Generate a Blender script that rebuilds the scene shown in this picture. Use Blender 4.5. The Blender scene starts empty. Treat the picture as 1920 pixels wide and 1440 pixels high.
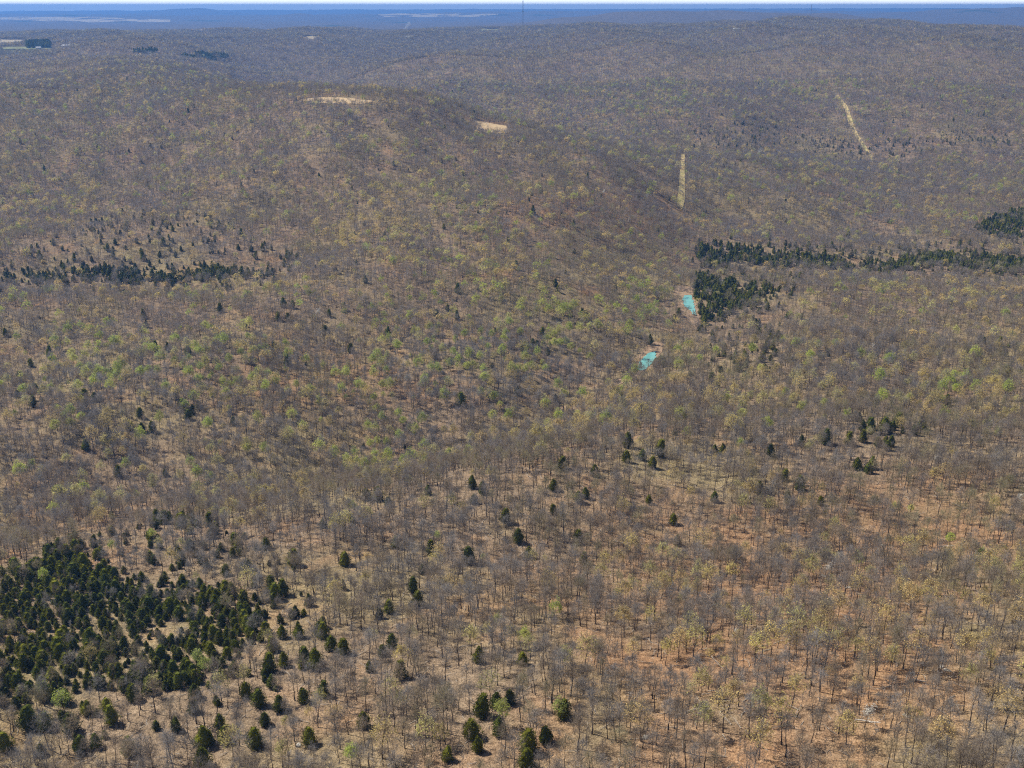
import bpy, math, random, time
import numpy as np
from mathutils import Vector, Matrix

R = math.radians
scene = bpy.context.scene
COL = scene.collection

# ---------------------------------------------------------------- camera
CAM_Z = 180.0
PITCH = math.atan(709.0 / 2000.0)
cam_d = bpy.data.cameras.new('camera'); cam = bpy.data.objects.new('camera', cam_d); COL.objects.link(cam)
cam.location = (0, 0, CAM_Z); cam.rotation_euler = (math.pi / 2 - PITCH, 0, 0)
cam_d.sensor_fit = 'HORIZONTAL'; cam_d.angle = 2 * math.atan(960.0 / 2000.0)
cam_d.clip_start = 1.0; cam_d.clip_end = 90000.0
scene.camera = cam

# ---------------------------------------------------------------- sky and sun (sun ahead, to the left, fairly high)
SUN_EL, SUN_AZ = R(47), R(-62)          # azimuth clockwise from +Y
world = bpy.data.worlds.new('World'); scene.world = world; world.use_nodes = True
wn = world.node_tree; bg = wn.nodes['Background']
sky = wn.nodes.new('ShaderNodeTexSky'); sky.sky_type = 'NISHITA'; sky.sun_disc = False
sky.sun_elevation = SUN_EL; sky.sun_rotation = SUN_AZ; sky.air_density = 1.0; sky.dust_density = 1.0; sky.ozone_density = 1.5
wn.links.new(sky.outputs[0], bg.inputs[0]); bg.inputs[1].default_value = 0.06
# bright hazy air low over the whole horizon
hz = wn.nodes.new('ShaderNodeBackground'); hz.inputs[0].default_value = (.93, .97, 1.0, 1); hz.inputs[1].default_value = 1.35
tc = wn.nodes.new('ShaderNodeTexCoord'); sx = wn.nodes.new('ShaderNodeSeparateXYZ'); wn.links.new(tc.outputs['Generated'], sx.inputs[0])
mr = wn.nodes.new('ShaderNodeMapRange'); mr.interpolation_type = 'SMOOTHSTEP'; wn.links.new(sx.outputs['Z'], mr.inputs[0])
for i_, v_ in ((1, .01), (2, .10), (3, 1.0), (4, 0.0)): mr.inputs[i_].default_value = v_
wmix = wn.nodes.new('ShaderNodeMixShader'); wn.links.new(mr.outputs[0], wmix.inputs[0]); wn.links.new(bg.outputs[0], wmix.inputs[1]); wn.links.new(hz.outputs[0], wmix.inputs[2])
wn.links.new(wmix.outputs[0], wn.nodes['World Output'].inputs[0])
sun_d = bpy.data.lights.new('sun', 'SUN'); sun = bpy.data.objects.new('sun', sun_d); COL.objects.link(sun)
sun_d.energy = 5.0; sun_d.angle = R(0.5); sun_d.color = (1.0, 0.94, 0.83)
sd = Vector((math.sin(SUN_AZ) * math.cos(SUN_EL), math.cos(SUN_AZ) * math.cos(SUN_EL), math.sin(SUN_EL)))
sun.rotation_euler = sd.to_track_quat('Z', 'Y').to_euler(); sun.location = sd * 500
vs = scene.view_settings; vs.view_transform = 'Standard'; vs.look = 'None'; vs.exposure = 0.32; vs.gamma = 1.0
vs.use_curve_mapping = False
cy = scene.cycles
cy.max_bounces = 4; cy.diffuse_bounces = 2; cy.glossy_bounces = 2; cy.transmission_bounces = 2; cy.volume_bounces = 0
cy.transparent_max_bounces = 4; cy.use_denoising = False; cy.filter_width = 1.15

# ---------------------------------------------------------------- the lie of the land, estimated mostly from image pixels, in world metres
CONTROL = [(-151.9, 260.0, -33.5), (0.0, 225.0, -4.8), (116.9, 200.0, 15.7), (-183.8, 330.0, -35.1), (-84.1, 315.0, -25.3), (0.0, 300.0, -15.5), (87.7, 280.0, -2.5), (147.6, 265.0, 7.3), (-232.8, 430.0, -58.0), (-148.9, 400.0, -41.4), (0.0, 385.0, -33.1), (111.1, 365.0, -22.0), (186.8, 345.0, -11.0), (-163.1, 445.0, -44.0), (-93.1, 470.0, -42.2), (-29.9, 500.0, -38.4), (11.7, 540.0, -41.6), (75.8, 590.0, -46.8), (183.4, 640.0, -47.8), (338.0, 680.0, -54.4), (140.8, 480.0, -26.9), (237.5, 465.0, -20.4), (-234.1, 464.0, -68.0), (-168.2, 517.0, -67.6), (-96.5, 552.0, -67.7), (-28.5, 584.0, -68.2), (31.5, 655.0, -68.0), (97.9, 743.0, -67.9), (165.0, 942.0, -67.8), (415.2, 850.0, -66.3), (508.9, 1060.0, -70.9), (623.1, 1320.0, -64.8), (835.5, 1800.0, -64.5), (1004.6, 2200.0, -13.3), (1172.0, 2600.0, 48.4), (1344.0, 3000.0, 80.3), (286.0, 860.0, -69.2), (322.5, 980.0, -72.6), (398.0, 1230.0, -73.1), (494.0, 1550.0, -68.7), (614.3, 1950.0, -65.9), (699.5, 2250.0, -17.7), (828.6, 2700.0, 43.4), (1004.7, 3300.0, 88.3), (1123.8, 3700.0, 102.3), (285.4, 1700.0, -50.9), (371.6, 2250.0, -17.7), (456.5, 2800.0, 38.3), (550.6, 3400.0, 73.2), (645.7, 4000.0, 90.5), (47.5, 2450.0, -12.2), (59.3, 3100.0, 51.6), (76.1, 4000.0, 74.3), (87.3, 4600.0, 79.2), (-286.2, 2700.0, 6.0), (-163.1, 3100.0, 44.5), (-619.0, 3600.0, 39.1), (-769.4, 4500.0, 75.3), (-888.7, 5200.0, 66.0), (-320.5, 620.0, -69.1), (-370.6, 730.0, -71.7), (-429.0, 860.0, -69.2), (-473.9, 960.0, -67.4), (-527.7, 1080.0, -64.4), (-592.9, 1230.0, -48.1), (-711.1, 1500.0, -23.8), (-818.8, 1750.0, 9.7), (-906.4, 1950.0, 27.0), (-1152.7, 2500.0, 42.0), (-1603.5, 3500.0, 51.0), (-2279.7, 5000.0, 63.7), (-150.5, 610.0, -58.0), (-170.3, 700.0, -61.3), (-217.6, 920.0, -57.1), (-270.3, 1170.0, -37.0), (-318.0, 1400.0, -10.2), (-354.2, 1580.0, 26.2), (-488.3, 1800.0, 36.2), (-674.9, 2300.0, 42.4), (-989.8, 3400.0, 54.7), (-1361.7, 4700.0, 70.6), (-21.9, 690.0, -57.9), (-27.8, 900.0, -52.0), (-34.0, 1130.0, -29.5), (-39.4, 1330.0, -0.7), (-44.0, 1500.0, 16.1), (180.6, 1240.0, -49.9), (215.2, 1500.0, -31.1), (-299.5, 1720.0, 50.7), (-143.9, 1650.0, 46.7), (-7.6, 1560.0, 21.5), (137.4, 1470.0, -4.0), (0.0, 0.0, 20.0), (-250.0, 0.0, -20.0), (250.0, 0.0, 40.0), (0.0, 100.0, 8.0), (-250.0, 150.0, -30.0), (250.0, 120.0, 45.0), (-500.0, 300.0, -70.0), (450.0, 300.0, -5.0), (-250.0, 2250.0, -48.0), (0.0, 1950.0, -55.0), (-500.0, 2750.0, -35.0), (-800.0, 3400.0, -10.0), (300.0, 1900.0, -55.0), (-400.0, 3450.0, -2.0), (-150.0, 3650.0, 22.0), (-1500.0, 3500.0, 55.0), (-3000.0, 5000.0, 60.0), (-800.0, 900.0, -70.0), (-1000.0, 1500.0, -5.0), (-1300.0, 2200.0, 45.0), (900.0, 900.0, -72.0), (1100.0, 1500.0, -60.0), (1600.0, 2300.0, -5.0), (2200.0, 3000.0, 80.0), (1350.0, 4600.0, 120.0), (900.0, 4700.0, 104.0), (1800.0, 4300.0, 78.0), (2250.0, 4000.0, 30.0), (2600.0, 4600.0, -10.0), (2300.0, 5600.0, -20.0), (1400.0, 6000.0, 60.0), (0.0, 6500.0, 80.0), (-2000.0, 6500.0, 45.0), (3500.0, 6500.0, -25.0)]
RIDGES = [(700, 8000, 750, 900, 72), (1500, 8000, 800, 900, 80), (2300, 7800, 600, 800, 62), (5400, 12000, 1900, 1500, 134), (-5650, 20000, 800, 900, 125), (-2450, 13000, 320, 500, 62), (-3500, 14000, 2600, 900, 30), (-7500, 17000, 3500, 1500, 35), (2500, 15500, 5000, 1500, 98), (-3000, 25000, 12000, 2000, 70), (10000, 24000, 9000, 2000, 85)]
POOLS = [(101.5, 761.9, -72.5, 38), (155.9, 906.1, -67.0, 48)]
CEDARS = [(-61.0, 830.3), (-44.2, 824.3), (-96.8, 794.5), (-121.0, 764.1), (-45.7, 873.5), (4.0, 940.6), (39.9, 894.3), (38.0, 906.0), (91.6, 920.4), (58.5, 856.3), (60.9, 847.9), (23.7, 801.4), (15.6, 776.5), (26.7, 761.9), (8.7, 761.8), (18.8, 768.4), (109.0, 805.9), (113.1, 752.5), (106.9, 750.5), (112.5, 692.3), (141.7, 871.6), (135.6, 860.6), (29.6, 680.3), (-33.4, 657.4), (-69.2, 461.3), (-63.6, 457.6), (-57.3, 447.5), (-39.6, 459.1), (-18.6, 460.8), (-13.7, 452.9), (-17.6, 443.2), (19.4, 449.6), (30.3, 438.5), (18.6, 429.1), (33.7, 442.3), (39.3, 463.7), (65.0, 487.2), (56.2, 483.5), (68.5, 476.6), (74.7, 493.8), (62.0, 437.3), (59.6, 507.3), (24.6, 474.3), (142.8, 689.6), (153.6, 683.8), (133.6, 672.1), (161.9, 706.7), (169.1, 676.4), (159.5, 721.8), (184.5, 711.6), (187.3, 747.6), (201.1, 772.3), (167.4, 773.2), (348.5, 753.5), (357.3, 746.8), (346.4, 713.8), (317.9, 649.0), (253.1, 582.2), (189.2, 541.8), (183.6, 518.8), (186.1, 513.6), (192.9, 513.3), (196.1, 513.3), (177.9, 499.6), (169.4, 496.7), (158.6, 499.4), (146.4, 499.0), (128.9, 489.0), (102.5, 496.5), (106.2, 494.5), (186.0, 487.5), (207.3, 509.9), (226.7, 545.6), (170.8, 463.4), (166.8, 457.6), (127.4, 455.6), (112.8, 442.0), (123.1, 431.7), (91.7, 436.8), (135.3, 423.2), (163.6, 463.3), (130.9, 442.2), (-294.1, 824.7), (-240.7, 850.0), (-178.7, 839.1), (-186.5, 841.9), (-185.8, 816.0), (-178.3, 817.3), (-147.1, 825.8), (-146.0, 800.0), (-356.8, 729.0), (-332.5, 673.2), (-328.8, 683.8), (-327.6, 689.3), (-360.3, 757.7), (-350.9, 769.9), (-274.0, 656.8), (-280.8, 657.8), (-214.5, 648.4), (-205.5, 641.0), (-203.0, 646.6), (-206.0, 632.7), (-236.0, 631.6), (-236.9, 613.5), (-228.9, 612.5), (-222.6, 613.3), (-253.4, 585.3), (-238.0, 746.7), (-257.8, 761.6), (-267.6, 764.7), (-310.5, 647.8), (-245.1, 597.8), (-400.7, 807.9), (-71.4, 428.1), (-48.9, 398.9), (-33.5, 392.3), (-17.7, 383.3), (-35.3, 369.8), (-37.3, 350.9), (2.6, 405.2), (7.0, 390.9), (28.3, 404.0), (29.1, 382.1), (-2.7, 423.3), (70.2, 418.1), (69.2, 398.1), (-67.4, 380.7), (-64.2, 356.2), (-46.8, 327.2), (-43.8, 331.5), (-34.1, 336.9), (-42.0, 296.0), (-39.6, 302.4), (-44.6, 285.1), (-33.8, 278.4), (-10.5, 283.8), (3.3, 280.0), (-55.3, 299.8), (-41.8, 251.9), (-8.4, 249.6), (-4.5, 253.6), (-0.5, 254.8), (-3.3, 238.9), (-11.0, 239.6), (8.9, 233.2), (4.2, 230.1), (3.6, 223.4), (-17.0, 230.5), (-8.9, 232.7), (14.1, 244.4), (-93.1, 362.1), (-86.8, 355.0), (-89.1, 351.6), (-74.8, 343.6), (-82.4, 329.9), (-77.7, 334.9), (-79.1, 317.2), (-73.2, 315.9), (-60.0, 303.4), (-64.9, 314.1), (-62.9, 291.2), (-66.6, 294.4), (-73.9, 294.8), (-77.7, 292.1), (-74.8, 281.5), (-82.1, 278.1), (-76.5, 271.9), (-89.4, 292.6), (-107.8, 355.9), (-115.8, 357.8), (-106.7, 357.2), (-104.8, 289.8), (-98.9, 281.2), (-109.5, 289.7), (-119.9, 284.9), (-134.8, 271.8), (-132.9, 279.9), (-142.4, 286.6), (-86.3, 263.5), (-83.0, 255.2), (-88.7, 254.9), (-72.7, 251.1), (-72.4, 261.0), (-56.8, 247.9), (-69.3, 267.5), (-62.6, 270.7), (-57.0, 272.4), (-127.6, 261.6), (-153.0, 266.5), (-86.2, 245.0), (-150.1, 276.5), (-143.6, 274.8), (-167.8, 453.4), (-162.9, 450.4), (-154.0, 447.4), (-147.5, 444.1), (-139.0, 440.4), (-155.1, 445.9), (-103.6, 401.0), (-115.6, 402.4), (-88.5, 382.2), (-83.2, 422.6), (-206.2, 426.3), (-194.0, 422.3), (-180.1, 410.7), (-204.5, 391.6), (-204.0, 401.9), (-182.8, 395.2), (-150.6, 382.6)]
GREENS = [(-29.7, 838.2), (-2.1, 800.1), (-12.5, 802.1), (-35.6, 770.0), (-6.0, 766.8), (31.7, 788.7), (37.6, 799.9), (44.9, 805.8), (53.7, 811.9), (-84.3, 751.8), (-62.9, 756.5), (-100.1, 729.2), (-115.1, 700.2), (-95.9, 700.1), (-103.0, 678.7), (-82.0, 674.0), (-65.2, 712.0), (-27.2, 702.3), (0.0, 705.9), (-22.2, 720.8), (-56.5, 704.5), (73.8, 872.7), (89.7, 872.6), (116.7, 931.5), (108.2, 943.5), (123.6, 977.9), (112.5, 937.4), (92.4, 815.8), (71.3, 819.9), (27.5, 838.0), (-6.5, 743.4), (57.5, 752.5), (44.4, 768.3), (-90.5, 625.2), (-57.7, 630.4), (-2.3, 635.5), (-24.6, 565.2), (-32.2, 571.8), (21.2, 658.9), (32.0, 694.8), (78.3, 690.5), (-207.4, 783.5), (-203.8, 794.6), (-194.5, 729.2), (-187.7, 735.4), (-160.8, 732.2), (-169.1, 761.6), (-122.7, 701.4), (-148.1, 729.0), (-319.5, 787.4), (-352.4, 784.3), (-340.9, 781.3), (-320.7, 769.7), (-327.5, 755.2), (-306.1, 751.5), (-280.5, 727.6), (-250.5, 721.1), (-244.1, 695.0), (-295.5, 698.9), (-289.5, 671.1), (-281.1, 677.6), (-281.7, 702.5), (-253.2, 688.7), (-220.3, 689.2), (-214.7, 695.7), (-194.6, 675.5), (-185.4, 676.7), (-177.5, 687.1), (-171.5, 835.1), (-263.1, 840.0), (-230.5, 738.7), (-323.4, 663.9), (-244.8, 521.5), (-234.0, 493.5), (-273.9, 594.1), (-415.9, 840.3), (-385.3, 794.0), (-370.3, 841.9), (-274.0, 543.1), (-222.6, 563.1), (-144.3, 576.6), (-137.6, 623.8), (-177.7, 552.3), (-219.7, 618.1), (-186.2, 609.0), (266.8, 595.9), (265.0, 609.6), (212.9, 576.5), (133.8, 520.1), (115.4, 496.3), (146.8, 734.5), (168.6, 711.9), (334.5, 772.7), (162.8, 663.7), (253.3, 593.3), (4.3, 293.7), (14.4, 318.6), (-42.6, 233.6), (-2.4, 243.5), (12.8, 243.4), (-159.6, 423.2), (-175.1, 415.2), (-191.7, 384.5), (-103.4, 299.9), (-98.8, 292.9), (-140.7, 281.7), (171.0, 372.2), (133.8, 397.5), (-35.2, 1113.0), (-47.5, 950.2)]
YELLOWS = [(71.5, 341.9), (80.9, 349.9), (107.3, 340.8), (103.3, 300.8), (136.6, 307.1), (132.6, 297.1), (73.0, 290.8), (86.9, 280.6), (91.0, 276.2), (102.6, 293.0), (77.2, 272.0), (57.2, 238.0), (49.2, 227.0), (73.9, 237.5), (142.3, 282.4), (52.0, 248.4), (70.1, 263.8), (118.9, 215.1), (55.1, 277.5), (101.5, 209.5), (64.2, 231.9), (40.1, 327.3), (36.6, 300.6), (45.2, 304.6), (45.7, 272.2), (50.7, 277.2), (59.4, 375.2), (-13.0, 290.7), (21.9, 272.5), (10.5, 529.8), (21.0, 529.5), (15.3, 529.7), (62.5, 581.3), (66.1, 532.2), (-49.9, 559.0), (-73.0, 555.7), (-132.5, 855.6), (-86.2, 864.8), (-24.7, 903.8), (-41.9, 675.7), (12.1, 681.9), (149.8, 612.5), (168.4, 590.9), (129.7, 629.2), (285.3, 595.2), (282.4, 581.7), (303.8, 756.7), (287.8, 822.3), (258.8, 820.5), (273.6, 846.7), (395.9, 898.9), (402.6, 885.3), (410.1, 917.8), (280.5, 688.0), (304.2, 903.6), (325.7, 911.8), (-286.4, 776.7), (-233.6, 701.3), (-206.1, 704.8), (-188.3, 713.3), (-246.0, 717.2), (-261.4, 680.2), (-258.4, 936.3), (-239.6, 912.3), (-223.8, 905.3), (-265.3, 919.5), (-310.3, 611.3), (-278.2, 599.7), (-615.9, 1434.1), (-591.4, 1518.1), (-657.6, 1424.2), (-195.5, 1267.8), (-115.7, 1039.2), (-83.1, 1025.4), (-66.9, 1015.4), (-200.0, 1100.9), (-307.1, 1272.3), (-357.7, 1208.6), (-72.2, 1263.7), (-29.7, 1071.9), (-44.5, 1035.5), (-595.2, 1245.8), (274.4, 1537.6), (304.3, 1666.6), (137.7, 1249.6), (17.3, 1149.7), (223.2, 1528.9), (330.9, 2120.3), (387.7, 1330.2), (389.9, 1312.8), (436.1, 1345.6), (769.6, 1831.5), (817.2, 1860.6), (832.0, 1840.9), (766.3, 2090.5)]
WHITES = [(248.4, 702.3), (210.7, 400.9), (116.4, 348.6), (88.7, 224.3), (-348.3, 1183.3), (-320.3, 1239.3), (107.2, 1256.2), (-285.2, 719.0), (-238.1, 1201.8), (-20.5, 1174.4)]
LOGS = [(171.0, 374.1), (90.5, 226.6), (48.8, 241.0), (109.8, 245.4), (45.1, 402.9), (-151.0, 440.7), (3.3, 282.2), (92.0, 328.6)]
BOULDERS = [(116.9, 353.8), (119.8, 250.2), (119.3, 252.9), (-150.8, 441.6), (120.4, 335.6), (72.1, 297.1), (148.3, 380.6), (34.7, 230.5), (-59.9, 248.3), (100.5, 227.7)]
HOUSES = [(-418.0, 4480.0), (116.1, 4613.8), (736.7, 3688.2), (775.9, 4225.9), (428.1, 1860.8), (-1369.8, 3435.7), (-1426.0, 3365.6), (-354.3, 4664.7)]
MASTS = [(49.0, 5050.0), (-5535.0, 13990.1), (1957.0, 7391.9)]
SMOKE = [(-499.9, 5187.4)]
AREAS = {
    'cedar_core': [[(-217.9, 400.7), (-199.3, 421.7), (-161.4, 390.3), (-137.6, 385.5), (-109.0, 360.7), (-89.6, 338.9), (-88.2, 316.6), (-92.5, 291.2), (-111.8, 286.2), (-131.4, 292.7), (-163.3, 285.7)], [(-487.4, 1001.5), (-431.1, 1015.9), (-372.9, 1013.7), (-322.9, 1001.9), (-289.4, 1011.9), (-235.9, 981.2), (-242.2, 964.6), (-314.9, 973.5), (-369.8, 973.5), (-418.7, 983.2), (-479.0, 981.9)], [(201.4, 1133.4), (238.9, 1148.8), (281.9, 1132.1), (341.2, 1117.1), (377.9, 1089.0), (447.6, 1128.3), (543.5, 1111.3), (508.0, 1034.3), (474.9, 1043.9), (425.1, 1053.7), (366.0, 1052.1), (319.0, 1076.8), (256.5, 1092.8), (191.0, 1068.8)], [(186.3, 1056.4), (201.9, 1009.5), (221.4, 979.3), (235.5, 914.3), (220.9, 891.2), (192.2, 883.7), (172.8, 852.1), (157.8, 854.4), (162.9, 920.4)], [(548.4, 1257.2), (607.7, 1328.9), (672.7, 1399.0), (587.2, 1208.9), (550.0, 1207.9)]],
    'cedar_fringe': [[(-223.3, 411.8), (-206.9, 457.3), (-166.7, 476.8), (-123.4, 434.5), (-91.4, 386.0), (-56.3, 313.8), (-54.9, 293.3), (-76.9, 269.2), (-89.0, 254.2), (-150.7, 257.8)], [(-509.6, 1041.1), (-483.7, 1097.8), (-482.5, 1265.4), (-330.8, 1175.4), (-209.3, 1028.9), (-199.4, 925.7), (-277.3, 928.2), (-415.5, 937.8), (-473.0, 957.3)], [(199.8, 1160.3), (582.8, 1198.8), (491.8, 998.8), (352.1, 1009.6), (273.9, 988.9), (237.0, 882.5), (177.0, 669.9), (140.7, 701.5), (152.5, 835.7), (174.4, 1015.7)], [(341.4, 2053.7), (572.0, 2168.2), (671.4, 2009.2), (702.5, 1871.9), (597.2, 1671.4), (616.8, 1954.8), (304.6, 1818.8)], [(695.7, 2088.9), (737.4, 2032.9), (930.8, 2023.5), (889.1, 1923.3), (683.4, 1925.4)], [(187.9, 556.0), (233.6, 558.3), (209.0, 494.9), (170.2, 490.4)]],
    'green_zone': [[(-391.4, 836.9), (-186.2, 814.4), (-153.0, 650.5), (-224.4, 633.8), (-324.2, 676.3)], [(-150.2, 855.8), (73.8, 894.0), (161.2, 1052.3), (130.9, 836.8), (15.2, 716.6), (-26.0, 474.2), (-97.5, 555.4), (-121.2, 716.4)], [(240.5, 2627.2), (423.0, 2582.0), (352.7, 2128.7), (151.6, 2221.7)], [(588.0, 2786.7), (869.7, 2838.3), (778.6, 2368.7), (600.3, 2384.3)]],
    'yellow_zone': [[(30.8, 390.8), (201.6, 376.0), (117.2, 200.6), (38.1, 215.8)], [(-54.4, 631.7), (85.8, 671.5), (340.7, 672.3), (290.1, 565.4), (100.6, 549.6), (-18.8, 575.3)], [(-652.6, 1362.9), (-572.7, 1463.1), (-436.1, 1169.7), (-546.2, 1123.6)], [(-185.0, 1151.2), (23.0, 1147.7), (18.3, 891.3), (-301.8, 945.7), (-152.6, 934.0)], [(-323.4, 2796.1), (46.0, 2369.2), (248.2, 2118.3), (43.6, 2237.3)], [(247.0, 886.5), (478.6, 969.5), (414.9, 833.1), (233.2, 831.0)]],
    'sparse': [[(-110.6, 330.0), (-55.5, 297.2), (-45.5, 233.7), (-107.8, 249.4), (-137.6, 265.1), (-94.4, 273.5)], [(-353.2, 1053.3), (-299.9, 1054.0), (-276.5, 1001.6), (-340.2, 1008.4)], [(-722.4, 1913.4), (-321.8, 1662.2), (-341.8, 1599.1), (-701.6, 1853.1)], [(168.8, 412.2), (227.4, 431.9), (117.2, 200.6), (69.0, 209.9)], [(-64.2, 446.4), (81.3, 431.9), (44.4, 214.6), (-45.5, 233.7)], [(-502.8, 1025.4), (-472.2, 1027.4), (-442.4, 955.0), (-473.0, 957.3)]],
    'warm': [[(44.4, 419.7), (244.9, 469.5), (117.2, 200.6), (-8.2, 225.0), (6.9, 298.7)], [(-36.2, 1209.0), (264.4, 1354.7), (244.6, 1242.6), (21.6, 1071.6)], [(-267.0, 501.6), (-192.8, 529.8), (-190.4, 448.6), (-227.5, 420.4)], [(-186.1, 773.2), (-37.3, 704.4), (-70.3, 657.5), (-192.5, 669.4)]],
    'ridge_clearing': [[(-314.1, 1620.1), (-299.7, 1628.6), (-260.9, 1608.5), (-212.8, 1568.2), (-190.8, 1542.9), (-209.0, 1538.6), (-240.5, 1549.0), (-287.7, 1581.9)]],
    'spur_clearing': [[(-53.6, 1570.8), (-38.5, 1578.6), (-7.7, 1566.8), (-3.7, 1518.9), (-22.1, 1505.8), (-44.5, 1514.7)]],
    'cut_a': [[(283.1, 1806.8), (288.7, 1808.8), (224.9, 1394.9), (216.7, 1337.5), (209.2, 1307.9), (203.6, 1316.2), (216.0, 1387.2)]],
    'cut_b': [[(773.0, 2922.6), (784.3, 2923.0), (772.0, 2803.4), (700.0, 2363.1), (685.4, 2359.4)]],
    'cut_c': [[(697.3, 2374.2), (702.5, 2372.1), (679.2, 2188.6), (643.3, 1916.4), (638.0, 1914.3), (669.4, 2179.0)]],
    'cut_d': [[(661.8, 4136.3), (672.6, 4130.3), (476.9, 2897.7), (463.0, 2897.4)]],
    'bank_a': [[(85.9, 728.2), (92.8, 767.1), (101.6, 790.3), (111.0, 810.0), (119.4, 815.3), (118.2, 797.0), (112.1, 772.2), (105.5, 751.8), (95.8, 730.9), (88.5, 718.1)]],
    'bank_b': [[(146.7, 943.9), (156.0, 964.2), (166.9, 961.1), (163.4, 920.4), (156.4, 859.9), (150.8, 847.0), (147.4, 871.4), (145.6, 902.5)]],
    'pool_a': [[(92.6, 742.8), (94.9, 756.8), (100.3, 772.2), (106.1, 783.1), (111.2, 787.3), (109.6, 772.2), (104.9, 756.8), (98.2, 744.1), (94.6, 740.0)]],
    'pool_b': [[(152.0, 920.4), (156.2, 935.9), (162.5, 939.3), (161.0, 920.4), (158.6, 893.8), (155.9, 871.2), (153.4, 872.5), (152.7, 885.4), (150.2, 899.0)]],
    'creek_gravel': [[(71.5, 709.1), (78.6, 721.0), (84.3, 724.4), (81.5, 712.2), (73.7, 701.2)]],
    'draw_gravel': [[(26.8, 667.6), (36.1, 675.0), (50.5, 676.0), (49.2, 666.0), (35.6, 664.4)]],
    'field_a': [[(-6774.7, 14930.7), (-5562.0, 14179.2), (-3767.9, 12447.3), (-3509.8, 11551.2), (-4325.7, 11284.6), (-5709.6, 12572.3)]],
    'field_b': [[(-1897.8, 4154.4), (-1826.9, 4209.6), (-1782.7, 4104.6), (-1859.5, 4065.9)]],
    'field_c': [[(-1524.5, 3364.9), (-1407.3, 3431.6), (-1390.5, 3380.7), (-1499.9, 3307.9)]],
    'field_d': [[(-3089.0, 7397.9), (-3095.6, 7749.0), (-2014.2, 5027.1), (-2724.5, 6507.1)]],
    'field_e': [[(-727.4, 3973.8), (-686.8, 4586.5), (-656.6, 4381.2), (-713.4, 3894.3)]],
    'field_f': [[(-140.5, 5384.5), (-54.9, 5263.1), (-57.3, 5031.8), (-148.2, 5204.9)]],
    'field_g': [[(-2229.6, 7769.2), (-2111.9, 7703.1), (-1284.6, 4697.9), (-1470.0, 5135.1)]],
    'field_h': [[(-1844.2, 15020.3), (-555.0, 14692.2), (136.0, 14400.5), (-653.2, 13820.7), (-1537.0, 13550.8)]],
    'grove_a': [[(-951.3, 3208.1), (-939.6, 3331.9), (-938.2, 3506.2), (-900.1, 3536.8), (-902.5, 3365.9), (-903.0, 3067.0)]],
    'grove_b': [[(-1168.3, 3226.8), (-1145.0, 3816.4), (-998.0, 3349.2), (-1086.1, 3207.9), (-1156.0, 3191.0)]],
    'grove_c': [[(-3666.3, 8054.0), (-3200.3, 7293.9), (-2113.4, 4835.1), (-2235.4, 4901.3)]],
    'grove_d': [[(-1678.6, 3871.6), (-1439.5, 3493.3), (-1405.2, 3405.6), (-1460.1, 3363.2)]],
    'grove_e': [[(-1074.7, 10085.8), (-888.5, 10426.1), (-685.7, 8265.3), (-849.6, 8146.3)]],
    'grove_f': [[(736.8, 2060.7), (758.2, 2037.0), (742.8, 1991.6), (720.9, 2012.3)]],
    'grove_g': [[(-1069.8, 3155.9), (-1020.4, 3213.7), (-1009.9, 3178.2), (-1059.6, 3123.3)]],
    'grove_h': [[(-469.0, 8999.7), (-304.0, 8555.6), (-271.2, 7525.2), (-390.0, 7477.7)]],
}
# ---------------------------------------------------------------- terrain (world metres: X east, Y north, Z up)
_cp = np.array(CONTROL)
def _warp(X, Y):
    r = np.sqrt(X * X + Y * Y)
    L = np.log((r + 500.0) / 500.0) / (r + 1e-6) * 2.0
    return X * L, Y * L
def _fit():
    u, v = _warp(_cp[:, 0], _cp[:, 1]); n = len(_cp)
    d2 = (u[:, None] - u) ** 2 + (v[:, None] - v) ** 2
    K = 0.5 * d2 * np.log(d2 + 1e-12)
    K[np.arange(n), np.arange(n)] += 0.002
    A = np.zeros((n + 3, n + 3)); A[:n, :n] = K
    A[:n, n] = 1; A[:n, n + 1] = u; A[:n, n + 2] = v; A[n:, :n] = A[:n, n:].T
    return u, v, np.linalg.solve(A, np.r_[_cp[:, 2], 0, 0, 0])
_cu, _cv, _cw = _fit()
def _base(X, Y):
    a, b = _warp(X, Y); out = np.empty_like(X); n = len(_cu)
    for i in range(0, len(X), 20000):
        s = slice(i, i + 20000)
        d2 = (a[s, None] - _cu) ** 2 + (b[s, None] - _cv) ** 2
        out[s] = (0.5 * d2 * np.log(d2 + 1e-12)) @ _cw[:n] + _cw[n] + _cw[n + 1] * a[s] + _cw[n + 2] * b[s]
    return out
_rw = np.random.RandomState(7)
_WAVES = []
for _wl, _am, _k in ((520, 5.0, 7), (230, 2.4, 8), (95, 0.9, 8)):
    for _i in range(_k):
        _th = _rw.uniform(0, math.pi * 2); _s = _rw.uniform(.7, 1.4)
        _WAVES.append((_wl, math.cos(_th) * 2 * math.pi / (_wl * _s), math.sin(_th) * 2 * math.pi / (_wl * _s),
                       _rw.uniform(0, 6.28), _am * _s / math.sqrt(_k) * 1.4))
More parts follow.
